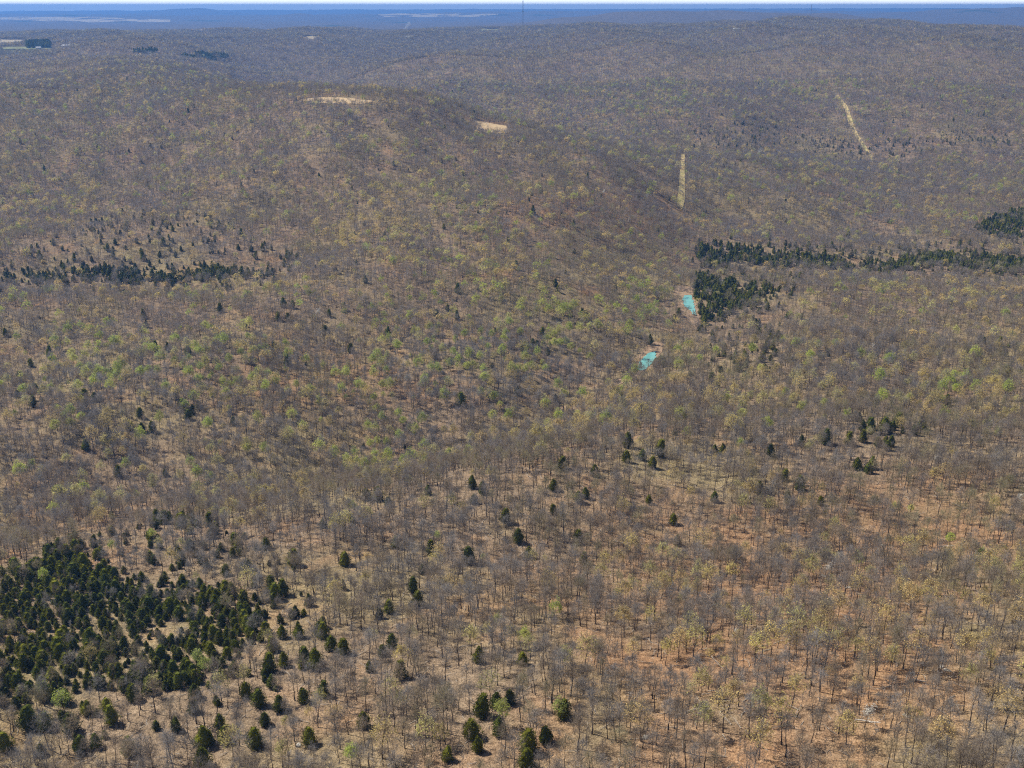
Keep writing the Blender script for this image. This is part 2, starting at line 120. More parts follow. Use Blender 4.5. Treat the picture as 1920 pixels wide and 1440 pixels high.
def height(X, Y, flat=True):
    X = np.asarray(X, float); Y = np.asarray(Y, float); sh = X.shape
    X = X.ravel(); Y = Y.ravel()
    r = np.sqrt(X * X + Y * Y)
    t = np.clip((r - 4800) / 2600, 0, 1); t = t * t * (3 - 2 * t)
    z = np.full_like(X, 0.0); k = r < 7500
    z[k] = _base(X[k], Y[k])
    n = np.zeros_like(X)
    near = np.clip(r / 700, 0.25, 1)
    for wl, kx, ky, ph, am in _WAVES:
        n += am * np.sin(kx * X + ky * Y + ph) * (near * np.clip(1 - (r - wl * 9) / (wl * 12), 0, 1) if wl < 400 else near * (1 + .7 * np.clip((r - 1700) / 1500, 0, 1)) * np.clip(1.6 - r / 6000, .5, 1))
    z = z * (1 - t) + t * 28.0 + n
    for x0, y0, rx, ry, h in RIDGES:
        z += h * np.exp(-((X - x0) / rx) ** 2 - ((Y - y0) / ry) ** 2)
    if flat:
        for x0, y0, zz, R in POOLS:
            w = np.exp(-(((X - x0) ** 2 + (Y - y0) ** 2) / (R * R)) ** 2)
            z = z * (1 - w) + zz * w
    return z.reshape(sh)
def inside(poly, X, Y):
    """points inside a polygon of world points"""
    p = np.array(poly); r = np.zeros(X.shape, bool); n = len(p)
    for i in range(n):
        x1, y1 = p[i]; x2, y2 = p[i - 1]
        c = ((y1 > Y) != (y2 > Y)) & (X < (x2 - x1) * (Y - y1) / (y2 - y1 + 1e-9) + x1)
        r ^= c
    return r
def in_area(name, X, Y):
    r = np.zeros(X.shape, bool)
    for q in AREAS[name]: r |= inside(q, X, Y)
    return r
def hgt(x, y): return float(height(np.array([x]), np.array([y]))[0])
_ns = np.random.RandomState(3)
_NW = [(_ns.uniform(0, 6.28), _ns.uniform(.6, 1.6), _ns.uniform(0, 6.28)) for _ in range(9)]
def patch(X, Y, wl):
    """smooth patchiness, about -1..1"""
    n = 0
    for th, s, ph in _NW: n = n + np.sin((X * math.cos(th) + Y * math.sin(th)) * 6.283 / (wl * s) + ph)
    return n / 3.2

# ---------------------------------------------------------------- materials
def mat(name):
    m = bpy.data.materials.new(name); m.use_nodes = True; nt = m.node_tree; nt.nodes.clear()
    out = nt.nodes.new('ShaderNodeOutputMaterial')
    return m, nt, out
def N(nt, t, **k):
    n = nt.nodes.new(t)
    for a, b in k.items(): setattr(n, a, b)
    return n
def ramp(nt, fac, stops):
    r = N(nt, 'ShaderNodeValToRGB'); e = r.color_ramp.elements
    while len(e) < len(stops): e.new(.5)
    for el, (p, c) in zip(e, stops): el.position = p; el.color = (*c, 1)
    nt.links.new(fac, r.inputs[0]); return r.outputs[0]
def noise(nt, vec, scale, detail=3, rough=.55):
    n = N(nt, 'ShaderNodeTexNoise'); n.inputs['Scale'].default_value = scale; n.inputs['Detail'].default_value = detail
    n.inputs['Roughness'].default_value = rough
    nt.links.new(vec, n.inputs['Vector']); return n.outputs[0]
def mixc(nt, fac, a, b, mode='MIX'):
    m = N(nt, 'ShaderNodeMix', data_type='RGBA', blend_type=mode)
    for s, v in ((m.inputs[0], fac), (m.inputs[6], a), (m.inputs[7], b)):
        if isinstance(v, bpy.types.NodeSocket): nt.links.new(v, s)
        elif isinstance(v, (int, float)): s.default_value = v
        else: s.default_value = (*v, 1)
    return m.outputs[2]
def math_n(nt, op, a, b=None):
    m = N(nt, 'ShaderNodeMath', operation=op)
    for s, v in ((m.inputs[0], a), (m.inputs[1], b)):
        if v is None: continue
        if isinstance(v, bpy.types.NodeSocket): nt.links.new(v, s)
        else: s.default_value = v
    return m.outputs[0]

def tree_material(name, stops, wl, var, translucent=0.0, rough=.9, fine=None):
    """plant colour that drifts from tree to tree and from stand to stand"""
    m, nt, out = mat(name)
    oi = N(nt, 'ShaderNodeObjectInfo')
    stand = math_n(nt, 'ADD', math_n(nt, 'MULTIPLY', noise(nt, oi.outputs['Location'], 1.0 / wl, 2), .6), math_n(nt, 'MULTIPLY', noise(nt, oi.outputs['Location'], .2 / wl, 2), .4))
    f = math_n(nt, 'ADD', math_n(nt, 'MULTIPLY', math_n(nt, 'SUBTRACT', stand, .5), 2.4), .5)
    f = math_n(nt, 'ADD', f, math_n(nt, 'MULTIPLY', math_n(nt, 'SUBTRACT', oi.outputs['Random'], .5), .75))
    c = ramp(nt, f, stops)
    rnd2 = math_n(nt, 'FRACT', math_n(nt, 'MULTIPLY', oi.outputs['Random'], 17.31))
    val = math_n(nt, 'ADD', 1 - var, math_n(nt, 'MULTIPLY', rnd2, 2 * var))
    hsv = N(nt, 'ShaderNodeHueSaturation'); nt.links.new(c, hsv.inputs['Color']); nt.links.new(val, hsv.inputs['Value'])
    col = hsv.outputs[0]
    if fine:
        geo = N(nt, 'ShaderNodeNewGeometry')
        rf = math_n(nt, 'ADD', 1 - fine, math_n(nt, 'MULTIPLY', geo.outputs['Random Per Island'], 2 * fine))
        h2 = N(nt, 'ShaderNodeHueSaturation'); nt.links.new(col, h2.inputs['Color']); nt.links.new(rf, h2.inputs['Value']); col = h2.outputs[0]
    d = N(nt, 'ShaderNodeBsdfDiffuse'); nt.links.new(col, d.inputs['Color'])
    sh = d.outputs[0]
    if translucent:
        t = N(nt, 'ShaderNodeBsdfTranslucent'); nt.links.new(col, t.inputs['Color'])
        mx = N(nt, 'ShaderNodeMixShader'); mx.inputs[0].default_value = translucent
        nt.links.new(sh, mx.inputs[1]); nt.links.new(t.outputs[0], mx.inputs[2]); sh = mx.outputs[0]
    nt.links.new(sh, out.inputs[0]); return m
def plain(name, c1, c2, scale, rough=.9, detail=4, spec=.2, bump=0, bscale=None):
    m, nt, out = mat(name); p = N(nt, 'ShaderNodeBsdfPrincipled'); g = N(nt, 'ShaderNodeNewGeometry')
    col = ramp(nt, noise(nt, g.outputs['Position'], scale, detail), [(.3, c1), (.7, c2)])
    nt.links.new(col, p.inputs['Base Color']); p.inputs['Roughness'].default_value = rough
    p.inputs['Specular IOR Level'].default_value = spec
    if bump:
        b = N(nt, 'ShaderNodeBump'); b.inputs['Strength'].default_value = .8; b.inputs['Distance'].default_value = bump
        nt.links.new(noise(nt, g.outputs['Position'], bscale or scale, 5), b.inputs['Height']); nt.links.new(b.outputs[0], p.inputs['Normal'])
    nt.links.new(p.outputs[0], out.inputs[0]); return m

M = {}
M['bark'] = tree_material('bark', [(.25, (.10, .083, .073)), (.5, (.08, .062, .05)), (.8, (.105, .08, .06))], 90, .3)
M['twig'] = tree_material('twig', [(.10, (.325, .305, .29)), (.38, (.315, .275, .24)), (.64, (.345, .275, .205)), (.92, (.37, .335, .205))], 130, .28, .3, fine=.15)
M['cedar'] = tree_material('cedar_foliage', [(.2, (.12, .14, .028)), (.5, (.14, .15, .018)), (.8, (.19, .19, .026))], 60, .3, .3, fine=.45)
M['yellow'] = tree_material('yellow_buds', [(.2, (.64, .60, .24)), (.5, (.70, .58, .21)), (.8, (.72, .55, .25))], 90, .2, .45, fine=.25)
M['green'] = tree_material('young_leaves', [(.2, (.46, .53, .15)), (.5, (.52, .60, .12)), (.8, (.60, .60, .19))], 90, .22, .45, fine=.25)
M['white'] = tree_material('white_blossom', [(.2, (.72, .70, .64)), (.8, (.78, .76, .70))], 90, .1, .3, fine=.15)
M['deadwood'] = plain('dead_wood', (.30, .25, .20), (.48, .43, .37), 2.0, bump=.05)
M['palewood'] = plain('bleached_wood', (.55, .50, .44), (.75, .71, .65), 3.0, bump=.05)
M['stone'] = plain('pale_stone', (.34, .31, .27), (.55, .52, .46), 1.4, bump=.15)
M['gravel'] = plain('creek_gravel', (.22, .145, .09), (.44, .31, .20), .5, detail=6, bump=.3)
M['drygrass'] = plain('dry_grass', (.48, .33, .17), (.58, .44, .25), .12, bump=.2, bscale=.8)
M['cutgrass'] = plain('right_of_way_grass', (.52, .36, .18), (.55, .48, .18), .02, detail=5, bump=.2, bscale=.8)
M['pasture'] = plain('pasture', (.17, .20, .085), (.28, .27, .14), .008)
M['paleland'] = plain('pale_field', (.38, .31, .20), (.45, .38, .24), .004)
M['wall'] = plain('white_wall', (.74, .74, .72), (.80, .80, .78), .5)
M['roof'] = plain('metal_roof', (.52, .53, .54), (.62, .63, .64), .5, rough=.5)
M['roofdark'] = plain('shingle_roof', (.10, .09, .085), (.16, .14, .13), .8)
M['darkglass'] = plain('dark_window', (.03, .035, .04), (.05, .055, .06), 1.0, rough=.2)
M['steel'] = plain('mast_steel', (.20, .20, .21), (.27, .27, .28), .3, rough=.6)

def ground_material():
    m, nt, out = mat('forest_floor'); p = N(nt, 'ShaderNodeBsdfPrincipled'); g = N(nt, 'ShaderNodeNewGeometry'); P = g.outputs['Position']
    big = noise(nt, P, .011, 3); mid = noise(nt, P, .06, 4); fine = noise(nt, P, .55, 5, .65); speck = noise(nt, P, 2.2, 2, .6)
    litter = ramp(nt, fine, [(.28, (.15, .112, .076)), (.5, (.275, .205, .138)), (.75, (.40, .305, .21))])
    orange = ramp(nt, fine, [(.28, (.19, .115, .068)), (.5, (.34, .205, .115)), (.75, (.46, .305, .185))])
    grass = ramp(nt, fine, [(.28, (.20, .155, .085)), (.5, (.31, .25, .14)), (.75, (.43, .35, .215))])
    at = N(nt, 'ShaderNodeAttribute', attribute_name='warm')
    wf = math_n(nt, 'ADD', math_n(nt, 'MULTIPLY', at.outputs['Fac'], .65), math_n(nt, 'ADD', math_n(nt, 'MULTIPLY', math_n(nt, 'SUBTRACT', mid, .5), 1.5), math_n(nt, 'MULTIPLY', math_n(nt, 'SUBTRACT', noise(nt, P, .02, 3), .5), 1.8)))
    c = mixc(nt, ramp(nt, big, [(.45, (0, 0, 0)), (.62, (1, 1, 1))]), litter, grass)
    c = mixc(nt, ramp(nt, wf, [(.05, (0, 0, 0)), (.75, (1, 1, 1))]), c, orange)
    c = mixc(nt, .75, c, ramp(nt, speck, [(.36, (.45, .43, .41)), (.5, (.95, .94, .93)), (.66, (1.35, 1.30, 1.25))]), 'MULTIPLY')
    c = mixc(nt, .45, c, ramp(nt, mid, [(.3, (.6, .58, .58)), (.7, (1.25, 1.25, 1.25))]), 'MULTIPLY')
    # crowns of woods too far off to tell apart; nearer, shade painted between clumps
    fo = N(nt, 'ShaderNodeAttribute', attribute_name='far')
    canopy_shade = ramp(nt, noise(nt, P, .045, 6, .7), [(.3, (.075, .065, .06)), (.5, (.13, .11, .095)), (.72, (.20, .17, .13))])
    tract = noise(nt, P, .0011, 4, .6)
    canopy_shade = mixc(nt, ramp(nt, tract, [(.60, (0, 0, 0)), (.66, (1, 1, 1))]), canopy_shade, (.05, .07, .045))
    c = mixc(nt, fo.outputs['Fac'], c, canopy_shade)
    nt.links.new(c, p.inputs['Base Color']); p.inputs['Roughness'].default_value = 1.0; p.inputs['Specular IOR Level'].default_value = 0
    b = N(nt, 'ShaderNodeBump'); b.inputs['Strength'].default_value = 1.0; b.inputs['Distance'].default_value = .5
    nt.links.new(math_n(nt, 'ADD', fine, math_n(nt, 'MULTIPLY', speck, .4)), b.inputs['Height']); nt.links.new(b.outputs[0], p.inputs['Normal'])
    nt.links.new(p.outputs[0], out.inputs[0]); return m
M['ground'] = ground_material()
def water_material():
    m, nt, out = mat('turquoise_water'); p = N(nt, 'ShaderNodeBsdfPrincipled'); g = N(nt, 'ShaderNodeNewGeometry')
    c = ramp(nt, noise(nt, g.outputs['Position'], .11, 5, .65), [(.25, (.10, .30, .30)), (.45, (.17, .44, .42)), (.6, (.22, .50, .46)), (.75, (.30, .54, .42))])
    nt.links.new(c, p.inputs['Base Color']); p.inputs['Roughness'].default_value = .12; p.inputs['IOR'].default_value = 1.33
    b = N(nt, 'ShaderNodeBump'); b.inputs['Strength'].default_value = .15; b.inputs['Distance'].default_value = .1
    nt.links.new(noise(nt, g.outputs['Position'], 1.2, 3), b.inputs['Height']); nt.links.new(b.outputs[0], p.inputs['Normal'])
    nt.links.new(p.outputs[0], out.inputs[0]); return m
M['water'] = water_material()

# ---------------------------------------------------------------- mesh helpers
class MB:
    def __init__(s): s.v = []; s.f = []; s.m = []
    def tri(s, a, b, c, mi=0):
        n = len(s.v); s.v += [a, b, c]; s.f.append((n, n + 1, n + 2)); s.m.append(mi)
    def blade(s, p, d, L, w, side, mi=0):
        """one tapering twig or leaf"""
        q = side * (w * .5); s.tri(tuple(p - q), tuple(p + q), tuple(p + d * L), mi)
    def tube(s, pts, rad, n=5, mi=0, tip=True):
        base = len(s.v); k = len(pts)
        for i, (p, r) in enumerate(zip(pts, rad)):
            d = (pts[min(i + 1, k - 1)] - pts[max(i - 1, 0)]).normalized()
            a = d.orthogonal().normalized(); b = d.cross(a)
            for j in range(n):
                t = 6.28318 * j / n; s.v.append(tuple(p + (a * math.cos(t) + b * math.sin(t)) * r))
        for i in range(k - 1):
            for j in range(n):
                s.f.append((base + i * n + j, base + i * n + (j + 1) % n, base + (i + 1) * n + (j + 1) % n, base + (i + 1) * n + j)); s.m.append(mi)
        if tip: s.f.append(tuple(base + (k - 1) * n + j for j in range(n))); s.m.append(mi)
    def box(s, x0, x1, y0, y1, z0, z1, mi=0):
        b = len(s.v); s.v += [(x, y, z) for z in (z0, z1) for y in (y0, y1) for x in (x0, x1)]
        for f in ((0, 2, 3, 1), (4, 5, 7, 6), (0, 1, 5, 4), (2, 6, 7, 3), (0, 4, 6, 2), (1, 3, 7, 5)):
            s.f.append(tuple(b + i for i in f)); s.m.append(mi)
    def add(s, o, mi=None, off=Vector((0, 0, 0)), sc=1.0):
        b = len(s.v); s.v += [(v[0] * sc + off.x, v[1] * sc + off.y, v[2] * sc + off.z) for v in o.v]
        s.f += [tuple(b + i for i in f) for f in o.f]; s.m += [mi if mi is not None else x for x in o.m]
    def mesh(s, name, mats, smooth=False):
        me = bpy.data.meshes.new(name); me.from_pydata([tuple(v) for v in s.v], [], s.f)
        for m in mats: me.materials.append(m)
        if len(mats) > 1: me.polygons.foreach_set('material_index', s.m)
        if smooth: me.polygons.foreach_set('use_smooth', [True] * len(me.polygons))
        me.update(); return me
def put(name, me, parent=None, loc=(0, 0, 0)):
    o = bpy.data.objects.new(name, me); COL.objects.link(o); o.location = loc; o.parent = parent; return o
def tag(o, label=None, cat=None, group=None, kind=None):
    if label: o['label'] = label
    if cat: o['category'] = cat
    if group: o['group'] = group
    if kind: o['kind'] = kind
    return o
def empty(name, loc):
    o = bpy.data.objects.new(name, None); COL.objects.link(o); o.location = loc; o.empty_display_size = .5; return o

# ---------------------------------------------------------------- the ground: one sheet to the horizon
def build_ground():
    ang = np.unique(np.r_[np.arange(-38, 38.01, .3), np.arange(-180, -38, 4.0), np.arange(38.3, 180, 4.0)])
    rad = [12.0]
    while rad[-1] < 29000: rad.append(rad[-1] * (1.011 if 140 < rad[-1] < 7000 else 1.03))
    rad = np.array(rad); na, nr = len(ang), len(rad)
    A, RR = np.meshgrid(np.radians(ang), rad)
    X = RR * np.sin(A); Y = RR * np.cos(A); Z = height(X, Y)
    v = np.stack([X, Y, Z], -1).reshape(-1, 3)
    v = np.vstack([v, [[0, 0, hgt(0, 0)]]])
    i, j = np.meshgrid(np.arange(nr - 1), np.arange(na), indexing='ij'); j2 = (j + 1) % na
    q = np.stack([i * na + j, i * na + j2, (i + 1) * na + j2, (i + 1) * na + j], -1).reshape(-1, 4)
    faces = q[:, ::-1].tolist() + [(nr * na, j, (j + 1) % na)[::-1] for j in range(na)]
    me = bpy.data.meshes.new('ground'); me.from_pydata(v.tolist(), [], faces)
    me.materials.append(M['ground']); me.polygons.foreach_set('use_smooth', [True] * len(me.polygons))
    w = np.zeros(len(v)); x, y = v[:, 0], v[:, 1]
    for ox, oy in ((0, 0), (30, 0), (-30, 0), (0, 30), (0, -30), (60, 25), (-60, -25), (25, -60), (-25, 60)): w += in_area('warm', x + ox, y + oy) / 9.0
    r = np.hypot(x, y)
    me.attributes.new('warm', 'FLOAT', 'POINT').data.foreach_set('value', w.astype(np.float32))
    me.attributes.new('far', 'FLOAT', 'POINT').data.foreach_set('value', np.clip((r - 2300) / 2000, 0, 1).astype(np.float32))  # starts under the tree clumps, darkening their floor as painted shade
    me.update()
    tag(put('ground', me), 'rolling wooded hills with leaf litter under the trees', None, None, 'structure')
build_ground()

def sheet(name, poly, m, lift, step, kind='structure', label=None, level=None, ragged=.0, seed=1):
    """a fine draped patch of ground, cut to an uneven outline"""
    p = np.array(poly); rng = np.random.RandomState(seed)
    # uneven outline
    if ragged:
        q = []
        for k in range(len(p)):
            a, b = p[k], p[(k + 1) % len(p)]; L = np.hypot(*(b - a)); n = max(2, int(L / step))
            for t in np.arange(n) / n: q.append(a + (b - a) * t + rng.uniform(-1, 1, 2) * ragged)
        p = np.array(q)
    import bmesh
    bm = bmesh.new(); vs_ = [bm.verts.new((x, y, 0)) for x, y in p]; f = bm.faces.new(vs_)
    bmesh.ops.triangulate(bm, faces=[f])
    x0, y0 = p.min(0); x1, y1 = p.max(0)
    for lo, hi, nrm in ((x0, x1, (1, 0, 0)), (y0, y1, (0, 1, 0))):
        for c in np.arange(lo + step, hi, step):
            bmesh.ops.bisect_plane(bm, geom=bm.verts[:] + bm.edges[:] + bm.faces[:], plane_co=(c, c, 0), plane_no=nrm)
    xy = np.array([(v.co.x, v.co.y) for v in bm.verts])
    z = height(xy[:, 0], xy[:, 1]) + lift if level is None else np.full(len(xy), level)
    for v, zz in zip(bm.verts, z): v.co.z = zz
    bmesh.ops.recalc_face_normals(bm, faces=bm.faces[:])
    if bm.faces and sum(f.normal.z for f in bm.faces) < 0: bmesh.ops.reverse_faces(bm, faces=bm.faces[:])
    me = bpy.data.meshes.new(name); bm.to_mesh(me); bm.free(); me.materials.append(m)
    return tag(put(name, me), label, None, None, kind)
sheet('clearing', AREAS['ridge_clearing'][0], M['drygrass'], .5, 14, label='long tan grass clearing on the crest of the left ridge', ragged=3)
sheet('clearing', AREAS['spur_clearing'][0], M['drygrass'], .5, 12, label='small tan bare clearing on the spur below the ridge crest', ragged=3)
for k, lab in (('cut_a', 'straight yellow power line clearing on the slope above the cedars'), ('cut_c', 'slanting tan power line clearing down the far hillside')):
    sheet('power_line_clearing', AREAS[k][0], M['cutgrass'], .6, 25, label=lab)
sheet('creek_bank', AREAS['bank_a'][0], M['gravel'], .25, 3, label='orange gravel bank around the nearer turquoise pool', ragged=1.2)
sheet('creek_bank', AREAS['bank_b'][0], M['gravel'], .25, 3, label='orange gravel bank around the pool beside the cedars', ragged=1.2)
sheet('creek_bank', AREAS['creek_gravel'][0], M['gravel'], .25, 3, label='grey gravel streak of the creek below the nearer pool', ragged=.8)
sheet('creek_bank', AREAS['draw_gravel'][0], M['gravel'], .25, 3, label='short bare cut bank in the wooded draw', ragged=.8)
sheet('water', AREAS['pool_a'][0], M['water'], 0, 2.5, label='turquoise creek pool in the open valley woods', level=POOLS[0][2] + .55, ragged=.7)
sheet('water', AREAS['pool_b'][0], M['water'], 0, 2.5, label='green turquoise creek pool beside the dark cedars', level=POOLS[1][2] + .55, ragged=.7)
for k, mm, lab in (('field_a', 'paleland', 'wide pale green field far off on the left plain'), ('field_b', 'paleland', 'narrow pale field at the left edge of the woods'),
                   ('field_c', 'pasture', 'green pasture strip beside the far farm buildings'), ('field_d', 'pasture', 'small green field in the far left woods'),
                   ('field_e', 'paleland', 'thin pale field behind the left ridge'), ('field_f', 'pasture', 'small green field near the tall mast'),
                   ('field_g', 'drygrass', 'small tan bare patch in the far left woods'), ('field_h', 'paleland', 'pale open land on the far blue ridge')):
    sheet('field', AREAS[k][0], M[mm], 1.0, 70, label=lab, ragged=14)

# ---------------------------------------------------------------- tree shapes
V = Vector
def rdir(rng, up=0.0):
    a = rng.uniform(0, 6.28318); z = rng.uniform(-1, 1); s = math.sqrt(1 - z * z)
    d = V((s * math.cos(a), s * math.sin(a), z)); d.z += up
    return d.normalized()
def grow(rng, H, spread, first, nlimb, lean=.04, fork=False, bent=.22, branches=5, twigs=6, tw=.075, leaf=None, leaves=0, leaf_size=.3, sides=6, dome=0, dw=.045, dl=1.0):
    """a leafless tree: trunk builder, crown builder (limbs, branches, twigs) and leaf builder"""
    t, c, lf = MB(), MB(), MB()
    n = 7; pts = []; off = V((0, 0, 0)); ld = rng.uniform(0, 6.28)
    r0 = .017 * H * rng.uniform(.85, 1.2) * .8
    for i in range(n):
        h = i / (n - 1)
        pts.append(V((off.x + math.cos(ld) * lean * H * h, off.y + math.sin(ld) * lean * H * h, -.5 if i == 0 else h * H * .9)))
        off += V((rng.uniform(-bent, bent), rng.uniform(-bent, bent), 0))
    rad = [r0 * (1.35 if i == 0 else 1) * (1 - .86 * (i / (n - 1)) ** 1.1) for i in range(n)]
    t.tube(pts, rad, sides)
    def at(h):
        x = min(max(h / .9, 0), .999) * (n - 1); i = int(x); return pts[i].lerp(pts[i + 1], x - i), rad[i] + (rad[i + 1] - rad[i]) * (x - i)
    az = rng.uniform(0, 6.28); ends = []
    for k in range(nlimb):
        h = first + (.9 - first) * ((k + rng.uniform(0, .7)) / nlimb)
        p, r = at(h); az += 2.4 + rng.uniform(-.5, .5)
        f = (h - first) / (.95 - first)
        L = spread * (1.0 - .55 * f) * rng.uniform(.75, 1.2)
        el = R(rng.uniform(18, 48) + 28 * f)
        d = V((math.cos(az) * math.cos(el), math.sin(az) * math.cos(el), math.sin(el)))
        lp = [p]; q = p.copy(); dd = d.copy(); seg = 3
        for s_ in range(seg):
            dd = (dd + V((rng.uniform(-.3, .3), rng.uniform(-.3, .3), rng.uniform(.0, .35)))).normalized(); q = q + dd * (L / seg); lp.append(q.copy())
        lr = max(.035, r * .55)
        c.tube(lp, [lr, lr * .75, lr * .5, lr * .22], 3, tip=False)
        for b in range(branches):
            u = rng.uniform(.3, 1.0) * seg; i = min(int(u), seg - 1); bp = lp[i].lerp(lp[i + 1], u - i)
            bd = (rdir(rng, .35) + dd * .7).normalized(); bl = rng.uniform(.9, 1.9) * spread / 3.0
            be = bp + bd * bl; sd_ = bd.orthogonal().normalized()
            c.blade(bp, bd, bl, .085, sd_); c.blade(bp, bd, bl, .085, bd.cross(sd_))
            for w in range(twigs):
                o = bp.lerp(be, rng.uniform(.25, 1.0)); td = (rdir(rng, .4) + bd * .6).normalized(); tl = rng.uniform(.5, 1.25) * spread / 3.0
                c.blade(o, td, tl, tw, td.cross(rdir(rng)).normalized()); ends.append(o + td * tl * .8)
    tp, _ = at(.9)
    for w in range(twigs * 2):
        td = rdir(rng, .8); o = tp - V((0, 0, rng.uniform(0, H * .12))); c.blade(o, td, rng.uniform(.6, 1.4), tw, td.cross(rdir(rng)).normalized()); ends.append(o + td * .6)
    # the outer dome of fine twigs
    lobes = [(rdir(rng), rng.uniform(-.22, .22)) for _ in range(7)]; cx, cy_ = at(.62)[0].x, at(.62)[0].y; hc = H * (first + .95) * .5
    for k in range(dome):
        d = rdir(rng, .35); q = 1.0
        for ld_, am in lobes: q += am * max(0, d.dot(ld_)) ** 2 * 1.6
        q *= rng.uniform(.62, 1.0); o = V((cx + d.x * spread * 1.12 * q, cy_ + d.y * spread * 1.12 * q, hc + d.z * H * (.98 - first) * .5 * q))
        td = (d * .7 + V((0, 0, .45)) + rdir(rng) * .6).normalized(); tl = dl * rng.uniform(.7, 1.3)
        c.blade(o - td * tl * .6, td, tl, dw, td.cross(rdir(rng)).normalized()); ends.append(o); ends.append(o)
    for k in range(leaves):
        e = ends[rng.randrange(len(ends))] + V((rng.gauss(0, .22), rng.gauss(0, .22), rng.gauss(0, .2)))
        d = rdir(rng); lf.blade(e, d, leaf_size * rng.uniform(.7, 1.4), leaf_size * rng.uniform(.6, 1.1), d.cross(rdir(rng)).normalized())
    return t, c, lf
def cedar(rng, H, Rb, n, size, low=.04, tip=.75, core=True):
    t, c = MB(), MB()
    t.tube([V((0, 0, -.4)), V((rng.uniform(-.05, .05), 0, H * .3)), V((0, 0, H * .9))], [.025 * H * .55, .016 * H * .55, .02], 5)
    lobes = [(rng.uniform(0, 6.28), rng.uniform(.15, .8), rng.uniform(.14, .34), rng.uniform(.25, .6)) for _ in range(9)]
    def prof(h, a):
        r = (1 - h) ** tip * min(1, (h + .10) / .22) ** .6
        k = 1 + .12 * math.sin(3 * a + 7 * h)
        for la, lh, amp, wd in lobes:
            da = (a - la + math.pi) % (2 * math.pi) - math.pi
            k += amp * math.exp(-(da / .7) ** 2 - ((h - lh) / (wd * .35)) ** 2) * (1 if amp > .2 else -1)
        return Rb * r * max(k, .35)
    if core:
        b = len(c.v); nh, na = 6, 7
        for i in range(nh):
            h = .03 + .90 * i / (nh - 1)
            for j in range(na):
                a = 6.283 * (j + .5 * (i % 2)) / na; r = prof(h, a) * rng.uniform(.60, .82)
                c.v.append((r * math.cos(a), r * math.sin(a), H * (low + (1 - low) * h)))
        for i in range(nh - 1):
            for j in range(na):
                c.f.append((b + i * na + j, b + i * na + (j + 1) % na, b + (i + 1) * na + (j + 1) % na, b + (i + 1) * na + j)); c.m.append(0)
        c.f.append(tuple(b + (nh - 1) * na + j for j in range(na))); c.m.append(0)
    for k in range(n):
        h = 1 - math.sqrt(rng.uniform(.0, 1)) if rng.random() < .75 else rng.random()
        a = rng.uniform(0, 6.283); r = prof(h, a) * (rng.uniform(.62, 1.06))
        p = V((r * math.cos(a), r * math.sin(a), H * (low + (1 - low) * h)))
        d = (V((math.cos(a), math.sin(a), .55)) + rdir(rng) * .55).normalized()
        sz = size * rng.uniform(.7, 1.4)
        c.blade(p - d * sz * .4, d, sz, sz * .7, d.cross(rdir(rng)).normalized())
    return t, c

rng = random.Random(11)
SHAPES = {}            # kind -> list of (trunk mesh, crown mesh, leaf mesh or None) for nearby trees
protos = {}            # kind -> collection of one-mesh shapes for the woods further off
def shape_collection(name): protos[name] = bpy.data.collections.new(name); return protos[name]
def add_shape(coln, i, mb, mats):
    o = bpy.data.objects.new('%s_%02d' % (coln, i), mb.mesh(coln, mats)); protos[coln].objects.link(o)
def finish(kind, i, t, c, lf, cm, lm):
    SHAPES.setdefault(kind, []).append((t.mesh('trunk', [M['bark']]), c.mesh('crown', [cm]), lf.mesh('leaves', [lm]) if lf and lf.f else None))
    j = MB(); j.add(t, 0); j.add(c, 1)
    if lf: j.add(lf, 2)
    add_shape(kind, i, j, [M['bark'], cm] + ([lm] if lf else []))
for kd in ('bare', 'cedar', 'yellow', 'green', 'white', 'bare_far', 'cedar_far', 'yellow_far', 'green_far', 'clump', 'sapling', 'branch'): shape_collection(kd)
for i in range(14):
    H = rng.uniform(9.5, 14); wide = i % 4 == 3
    t, c, lf = grow(rng, H, rng.uniform(3.6, 4.6) if wide else rng.uniform(2.6, 3.5), rng.uniform(.26, .40) if wide else rng.uniform(.36, .54), rng.randint(9, 12), lean=rng.uniform(0, .07), bent=.3, branches=6, twigs=6, tw=.05, dome=400, dw=.05)
    finish('bare', i, t, c, None, M['twig'], None)
for i in range(6):
    H = rng.uniform(9, 13)
    t, c, lf = grow(rng, H, rng.uniform(2.6, 3.8), rng.uniform(.38, .55), 10, branches=5, twigs=5, leaves=700, leaf_size=.30, dome=200)
    finish('yellow', i, t, c, lf, M['twig'], M['yellow'])
for i in range(5):
    H = rng.uniform(7, 11)
    t, c, lf = grow(rng, H, rng.uniform(2.2, 3.2), rng.uniform(.30, .5), 9, branches=5, twigs=5, leaves=1000, leaf_size=.33, dome=200)
    finish('green', i, t, c, lf, M['twig'], M['green'])
for i in range(2):
    t, c, lf = grow(rng, rng.uniform(5, 6.5), 2.0, .3, 8, branches=4, twigs=4, leaves=450, leaf_size=.28)
    finish('white', i, t, c, lf, M['twig'], M['white'])
for i in range(9):
    H = rng.uniform(5.5, 8.5)
    t, c = cedar(rng, H, H * rng.uniform(.30, .46), 900, .40, tip=rng.uniform(.30, .62))
    finish('cedar', i, t, c, None, M['cedar'], None)
for i in range(10):
    H = rng.uniform(9.5, 14)
    t, c, lf = grow(rng, H, rng.uniform(2.6, 3.9), rng.uniform(.33, .5), 7, branches=3, twigs=3, tw=.12, sides=3, dome=130, dw=.14, dl=1.25)
    j = MB(); j.add(t, 0); j.add(c, 1); add_shape('bare_far', i, j, [M['bark'], M['twig']])
